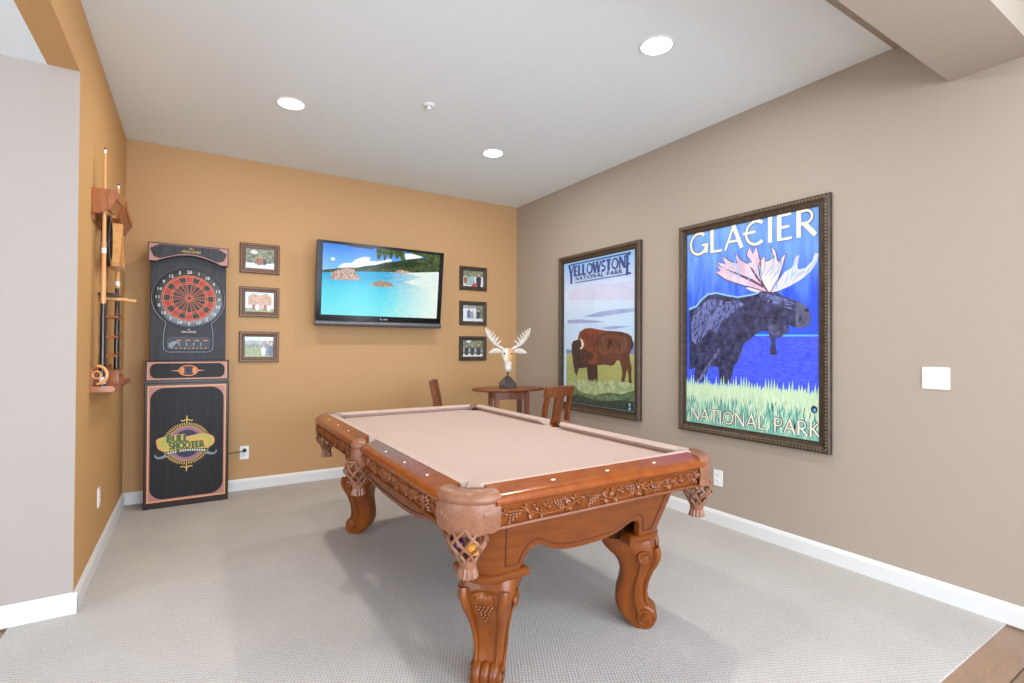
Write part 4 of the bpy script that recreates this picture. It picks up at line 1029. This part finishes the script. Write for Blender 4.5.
photo((LX, 0, 1.943), .325, .27, 'top frame of the three stacked left of the television, figures before bare trees', 'ph_trees', [('ph_snow', 'g', [(0, 0), (1, 0), (1, .34), (.6, .26), (0, .3)]), ('ph_pale', 'e', (.3, .8, .12, .1)), ('ph_rust', 'p', (.46, .2, 1)), ('ph_rust', 'p', (.56, .22, .95)), ('ph_dark', 'p', (.66, .22, .9)), ('ph_rust', 'p', (.38, .24, .8))], 'frame_brown')
photo((LX, 0, 1.549), .325, .27, 'middle frame of the three stacked left of the television, people before brick house', 'ph_pale', [('ph_sky', 'r', (0, .72, 1, 1)), ('ph_brick', 'g', [(.12, .35), (.12, .75), (.3, .9), (.5, .8), (.72, .92), (.9, .75), (.9, .35)]), ('ph_grass', 'r', (0, 0, 1, .2)), ('ph_rust', 'p', (.3, .1, .9)), ('ph_pale', 'p', (.42, .1, .9)), ('ph_brick', 'p', (.54, .1, .9)), ('ph_rust', 'p', (.68, .1, .9)), ('ph_pale', 'p', (.8, .1, .85))], 'frame_brown')
photo((LX, 0, 1.14), .325, .275, 'bottom frame of the three stacked left of the television, two people in a green garden', 'ph_trees', [('ph_sky', 'r', (0, .78, 1, 1)), ('ph_grey', 'r', (0, .62, .6, .8)), ('ph_grass', 'g', [(0, 0), (1, 0), (1, .3), (.5, .5), (0, .45)]), ('ph_blue', 'p', (.78, .1, 1.7)), ('ph_dark', 'p', (.9, .06, 1.6)), ('ph_pale', 'p', (.64, .1, 1.2))], 'frame_brown')
photo((RX, 0, 1.928), .345, .268, 'top frame of the three stacked right of the television, two people with something red', 'ph_pale', [('ph_trees', 'r', (0, .62, 1, 1)), ('ph_teal', 'g', [(.1, .1), (.6, .1), (.55, .6), (.2, .62)]), ('ph_dark', 'p', (.76, .02, 2)), ('ph_rust', 'p', (.12, .2, 1.2)), ('ph_red', 'g', [(.4, .02), (.62, .02), (.7, .26), (.5, .2)])], 'frame_bronze')
photo((RX, 0, 1.531), .345, .272, 'middle frame of the three stacked right of the television, blue figure beside a tree', 'ph_snow', [('ph_trees', 'g', [(.62, .2), (1, .2), (1, 1), (.68, 1)]), ('ph_grey', 'r', (0, .78, .7, 1)), ('ph_blue', 'p', (.3, .2, 1.5)), ('ph_grey', 'p', (.46, .2, 1.2)), ('ph_dark', 'p', (.76, .2, 1.3))], 'frame_bronze')
photo((RX, 0, 1.13), .345, .276, 'bottom frame of the three stacked right of the television, three dark figures under trees', 'ph_trees', [('ph_pale', 'r', (0, 0, 1, .18)), ('ph_sky', 'e', (.3, .9, .12, .08)), ('ph_grey', 'r', (0, .3, 1, .5)), ('ph_dark', 'p', (.2, .12, 1.4)), ('ph_dark', 'p', (.48, .12, 1.4)), ('ph_dark', 'p', (.78, .12, 1.6)), ('ph_rust', 'e', (.82, .56, .07, .08))], 'frame_bronze')

# ------------------------------------------------------------------ high table, chairs, moose head sculpture
TZ = .91
t = thing('pub_table', (-.79, -1.11, 0), 'small dark wood high table with rounded top in the far corner under the moose head', 'table', rz=-.22)
def oval(a, b, z): return [Vector((a*math.cos(2*PI*i/40), b*math.sin(2*PI*i/40), z)) for i in range(40)]
MB().loft([oval(.335, .185, TZ-.026), oval(.348, .198, TZ-.02), oval(.352, .202, TZ-.012), oval(.348, .198, TZ-.003), oval(.342, .192, TZ)]).build('table_top', 'stool_wood', t, ang=30)
mb = MB()
for b in ((-.155, .155, -.105, -.087), (-.155, .155, .087, .105), (-.155, -.137, -.105, .105), (.137, .155, -.105, .105)): mb.box(*b, TZ-.1, TZ-.026)
mb.build('apron', 'stool_wood', t, smooth=False)
for sx in (-1, 1):
    for sy in (-1, 1):
        MB().box(sx*.146-.019, sx*.146+.019, sy*.096-.019, sy*.096+.019, 0, TZ-.026, .003).build('leg', 'stool_wood', t, smooth=False)
MB().box(-.15, .15, -.1, .1, .24, .262, .003).build('lower_shelf', 'stool_wood', t, smooth=False)

def chair(loc, rz, label):
    t = thing('bar_chair', loc, label, 'chair', 'counter chairs at the high table', rz=rz)
    SZ = .62
    MB().loft([[Vector((x, y, z)) for x, y in rrect(-.168+e, .168-e, -.18+e, .2-e, .035, 4)] for z, e in ((SZ-.035, .01), (SZ-.03, 0), (SZ-.008, 0), (SZ, .008))]).build('seat', 'stool_wood', t, ang=30)
    for s in (-1, 1):
        mb = MB(); mb.loft([[Vector((s*.145+a, .17+b, z)) for a, b in ((-.017, -.017), (.017, -.017), (.017, .017), (-.017, .017))] for z in (0, SZ-.03)]); mb.build('leg', 'stool_wood', t, smooth=False)
        mb = MB(); mb.loft([[Vector((s*x+a, y+b, z)) for a, b in ((-.016, -.018), (.016, -.018), (.016, .018), (-.016, .018))] for x, y, z in ((.145, -.2, 0), (.147, -.17, SZ*.7), (.147, -.175, SZ), (.143, -.2, .8), (.136, -.236, .955))])
        mb.build('back_post', 'stool_wood', t, ang=30)
    mb = MB(); n = 12; R = []
    for i in range(n+1):
        x = -.172+.344*i/n; y = -.215-.03*(1-(x/.172)**2)
        R.append([Vector((x, y+.012, .885)), Vector((x, y-.012, .885)), Vector((x, y-.03, .962+.006*(1-(x/.172)**2))), Vector((x, y-.004, .966+.006*(1-(x/.172)**2)))])
    mb.loft(R); mb.build('top_rail', 'stool_wood', t, ang=35)
    mb = MB(); mb.loft([[Vector((x0, y-.009, z)), Vector((x1, y-.009, z)), Vector((x1, y+.009, z)), Vector((x0, y+.009, z))] for x0, x1, y, z in ((-.05, .05, -.172, SZ-.01), (-.045, .045, -.195, .74), (-.055, .055, -.232, .89))])
    mb.build('back_splat', 'stool_wood', t, ang=30)
    for y, z in ((.17, .2), (-.19, .3)): MB().box(-.145, .145, y-.01, y+.01, z-.015, z+.015, .003).build('stretcher', 'stool_wood', t, smooth=False)
    for s in (-1, 1): MB().box(s*.145-.009, s*.145+.009, -.19, .17, .24, .265, .003).build('stretcher', 'stool_wood', t, smooth=False)
    return t
chair((-1.14, -.76, 0), math.radians(-122), 'brown wooden high chair left of the high table, seen edge on against the back wall')
chair((-.755, -1.56, 0), math.radians(11.5), 'wooden high chair seen from behind, in front of the bison poster')

ms = thing('moose_sculpture', (-.80, -1.11, TZ), 'whitewashed wooden moose head sculpture with antlers on a dark stand on the high table', 'sculpture', rz=-.50)
mb = MB(); sq = lambda a, b, z: [Vector((x, y, z)) for x, y in rrect(-a, a, -b, b, .012, 3)]
mb.loft([sq(.078, .06, 0), sq(.08, .062, .01), sq(.08, .062, .035), sq(.066, .05, .055), sq(.026, .022, .1), sq(.02, .018, .106)]); mb.build('base', 'darkstone', ms, ang=25)
MB().tube([(0, 0, .1), (0, 0, .25)], .008, 10).build('rod', 'darkstone', ms)
hs_ = [(.15, -.085, .018, .016), (.158, -.085, .03, .028), (.185, -.08, .034, .034), (.215, -.07, .033, .036), (.245, -.055, .042, .042), (.275, -.04, .055, .05), (.31, -.022, .062, .055), (.34, -.01, .056, .05), (.36, -.0, .042, .04), (.368, .002, .02, .02)]
def hring(z, y, a, b): return [Vector((math.copysign(abs(math.cos(q))**.75, math.cos(q))*a, y+.02+math.copysign(abs(math.sin(q))**.75, math.sin(q))*b, z)) for q in [2*PI*i/24 for i in range(24)]]
MB().loft([hring(*h) for h in hs_]).build('head', 'bone', ms, ang=60)
MB().loft([[Vector((x*.999+.0015, y-.001, z)) for x, y, z in [tuple(p) for p in hring(z, y, a+.001, b+.0015)] if x > -.006] for z, y, a, b in hs_[4:9]]).build('cheek_inlay', 'tanwood', ms, ang=60)
for s in (-1, 1):
    MB().ball((s*.034, -.055, .318), .0085, 2).build('eye', 'black_lacquer', ms)
    # leaf shaped ear
    mb = MB(); R = []
    for q in range(9):
        k = q/8; w = .026*math.sin(PI*min(1, k*.92+.06))**.8
        cx, cz = s*(.055+.125*k), .335-.012*k+.012*math.sin(k*PI)
        R.append([Vector((cx, -.0+.012*math.cos(a)*max(.15, math.sin(PI*k)), cz+w*math.sin(a))) for a in [2*PI*i/12 for i in range(12)]])
    mb.loft(R); mb.build('ear', 'bone', ms, ang=60)
    # antler: beam, palm and tines
    mb = MB(); beam = [(s*.03, .01, .35), (s*.075, .012, .378), (s*.115, .01, .4), (s*.155, .004, .44), (s*.185, -.004, .49), (s*.2, -.01, .53), (s*.205, -.012, .556)]
    mb.tube(beam, [.014, .015, .017, .019, .017, .013, .005], 10)
    for i, (bx_, bz_, tx, tz) in enumerate(((.105, .395, .06, .44), (.125, .41, .088, .472), (.143, .428, .112, .494), (.16, .448, .136, .515), (.175, .472, .158, .532), (.186, .495, .178, .545))):
        mb.tube([(s*bx_, .008, bz_), (s*(bx_+tx)/2+s*.004, .002, (bz_+tz)/2), (s*tx, -.006, tz)], [.015, .012, .004], 8, flat=.7)
    mb.build('antler', 'bone', ms, ang=60)

# ------------------------------------------------------------------ cue rack on the left wall
YC = -1.16
cr = thing('cue_rack', (-W, YC, 0), 'orange wood wall cue rack with crown top and small shelves on the left wall', 'cue rack')
fl = lambda u, v, w: Vector((w, u, v))
MB().prism([(0, 1.03), (.105, 1.03), (.112, 1.04), (.112, 1.05), (.1, 1.062), (0, 1.062)], lambda u, v, w: Vector((u, w, v)), -.40, .40).build('bottom_shelf', 'rack_wood', cr, smooth=False)
MB().prism([(-.055, 1.062), (.055, 1.062), (.055, 2.0), (.03, 2.06), (-.03, 2.06), (-.055, 2.0)], fl, .0005, .022).build('center_board', 'rack_wood', cr, smooth=False)
MB().prism([(-.385, 1.062), (.385, 1.062), (.385, 1.16), (.3, 1.14), (.12, 1.18), (-.12, 1.18), (-.3, 1.14), (-.385, 1.16)], fl, .0005, .012).build('lower_backboard', 'rack_wood', cr, smooth=False)
MB().prism([(-.385, 1.98), (.385, 1.98), (.385, 2.1), (-.385, 2.1)], fl, .0005, .012).build('upper_backboard', 'rack_wood', cr, smooth=False)
cp_ = [(w, z+.025) for w, z in [(.068, 2.015), (.078, 2.015), (.084, 2.035), (.098, 2.06), (.104, 2.075), (.112, 2.08), (.115, 2.1), (.115, 2.12), (.106, 2.128), (.068, 2.128)]]
for a, b, dz in ((-.40, -.045, 0), (.045, .40, 0)):
    n = 14; R = []
    for i in range(n+1):
        k = i/n; u = a+(b-a)*k; inner = k if a < 0 else 1-k
        lift = .05*inner**2.2
        R.append([Vector((w, u, z+lift)) for w, z in cp_])
    mb = MB(); mb.loft(R); cw = mb.build('crown_moulding', 'rack_wood', cr, ang=25)
    e = a if a < 0 else b
    mb = MB(); mb.prism([(0.0005, 2.015), (.03, 2.015), (.068, 2.04), (.068, 2.153), (.0005, 2.153)], lambda u, v, w: Vector((u, w, v)), e-.006, e+.006); mb.build('crown_return', 'rack_wood', cw, smooth=False)
for z in (1.46, 1.34, 1.225, 1.115):
    mb = MB(); mb.prism([(-.13, 0), (.13, 0), (.13, .045), (.1, .075), (-.1, .075), (-.13, .045)], lambda u, v, w: Vector((.012+v, u, w)), z-.007, z+.007)
    bs = mb.build('ball_shelf', 'rack_wood', cr, smooth=False)
    mb = MB(); mb.tube([(.085, -.12, z+.02), (.095, 0, z+.02), (.085, .12, z+.02)], .004, 6); mb.build('shelf_rail', 'rack_wood', bs)
mb = MB(); mb.tube([(.01, -.03, 1.575), (.1, -.02, 1.572), (.13, -.01, 1.568), (.16, -.005, 1.566)], [.012, .012, .011, .009], 10); mb.ball((.16, -.005, 1.566), .012, 2); mb.build('swing_arm', 'maple', cr)
mb = MB(); mb.box(.0, .09, -.16, .1, 1.585, 1.598, .003); mb.build('scorer_bar', 'black_lacquer', cr, smooth=False)
mb = MB()
for b in ((.03, .1, -.12, -.112, 1.062, 1.135), (.03, .1, .112, .12, 1.062, 1.135), (.03, .038, -.112, .112, 1.062, 1.15), (.092, .1, -.112, .112, 1.062, 1.1)): mb.box(*b)
mb.build('chalk_tray', 'rack_wood', cr, smooth=False)
mb = MB(); mb.tube([(.03+.044*math.cos(a), -.385, 1.125+.05*math.sin(a)) for a in [-PI/2+PI*i/14 for i in range(15)]], .008, 8); mb.tube([(.03+.018*math.cos(a), -.385, 1.125+.02*math.sin(a)) for a in [-PI/2+2*PI*i/14 for i in range(15)]], .005, 8)
mb.build('scroll_bracket', 'maple', cr)
def cue(y, x, z0, L, label, dark, joint=.0):
    t = thing('pool_cue', (-W+x, y, z0), label, 'pool cue', 'cues standing in the wall rack')
    r = lambda z: .0155-.0095*(z/L)
    seg = lambda n, m, a, b, extra=0: MB().lathe([(r(a)+extra, a), (r(b)+extra, b)], n=14).build(n, m, t)
    seg('bumper', 'black_lacquer', 0, .012); seg('butt_cap', 'white_plastic', .012, .05)
    seg('butt', 'black_lacquer', .05, dark); seg('forearm', 'maple', dark, joint); seg('joint_collar', 'white_plastic', joint, joint+.03, .0012)
    seg('shaft', 'maple', joint+.03, L-.03); seg('ferrule', 'white_plastic', L-.03, L-.009); seg('tip', 'black_lacquer', L-.009, L)
    return t
cue(-1.515, .05, 1.062, 1.33, 'leftmost maple pool cue in the wall rack, nearest the viewer and tallest', .46, .74)
cue(-1.475, .045, 1.062, 1.295, 'maple pool cue second from the viewer in the wall rack, close behind the tallest', .40, .78)
cue(-.93, .05, 1.062, 1.285, 'black handled pool cue at the far side of the wall rack behind the wooden triangle', .60, .615)
cue(-.85, .045, 1.062, 1.23, 'farthest pool cue in the wall rack, partly hidden behind another cue', .52, .615)
# racks hanging on the board
def triangle(name, loc, size, th, dep, m, label, pts):
    t = thing(name, loc, label, 'ball rack')
    mb = MB(); n = len(pts)
    cx = sum(p[0] for p in pts)/n; cz = sum(p[1] for p in pts)/n
    o = pts; i_ = [(cx+(u-cx)*th, cz+(v-cz)*th) for u, v in pts]
    R = []
    for k in range(n):
        R.append([Vector((w, q[0], q[1])) for q, w in ((o[k], 0), (o[k], dep), (i_[k], dep), (i_[k], 0))])
    V = [[mb.bm.verts.new(p) for p in r] for r in R]
    for k in range(n):
        for j in range(4): mb._f([V[k][j], V[k][(j+1) % 4], V[(k+1) % n][(j+1) % 4], V[(k+1) % n][j]])
    mb.build('rim', m, t, smooth=False)
    return t
tri = [(-.15, .0), (-.14, -.02), (.14, -.02), (.15, 0), (.02, .25), (0, .265), (-.02, .25)]
a = triangle('ball_triangle', (-W+.035, YC+.03, 1.785), .3, .8, .06, 'maple', 'pale wooden ball triangle hanging on the cue rack centre board', tri)
dia = circ(0, .13, .075, .15, 0, 360, 20)[:-1]
b = triangle('ball_diamond', (-W+.024, YC-.2, 1.77), .3, .78, .04, 'black_lacquer', 'black oval ball rack hanging on the cue rack beside the wooden triangle', dia)
for k, (y, x, m, lb) in enumerate(((-1.22, .055, 'ball_white', 'white chalk block in the tray of the cue rack, nearer one'), (-1.1, .06, 'ink_navy', 'dark blue chalk cube in the tray of the cue rack'))):
    t = thing('chalk_cube', (-W+x, y, 1.0625), lb, 'chalk')
    MB().box(-.012, .012, -.012, .012, 0, .024, .002).build('block', m, t, smooth=False)
    mb = MB(); mb.lathe([(.0005, .0245), (.006, .0242), (.008, .0262), (.0085, .0262), (.0085, .024), (.0005, .024)], n=12); mb.build('worn_top', 'ink_grey', t)
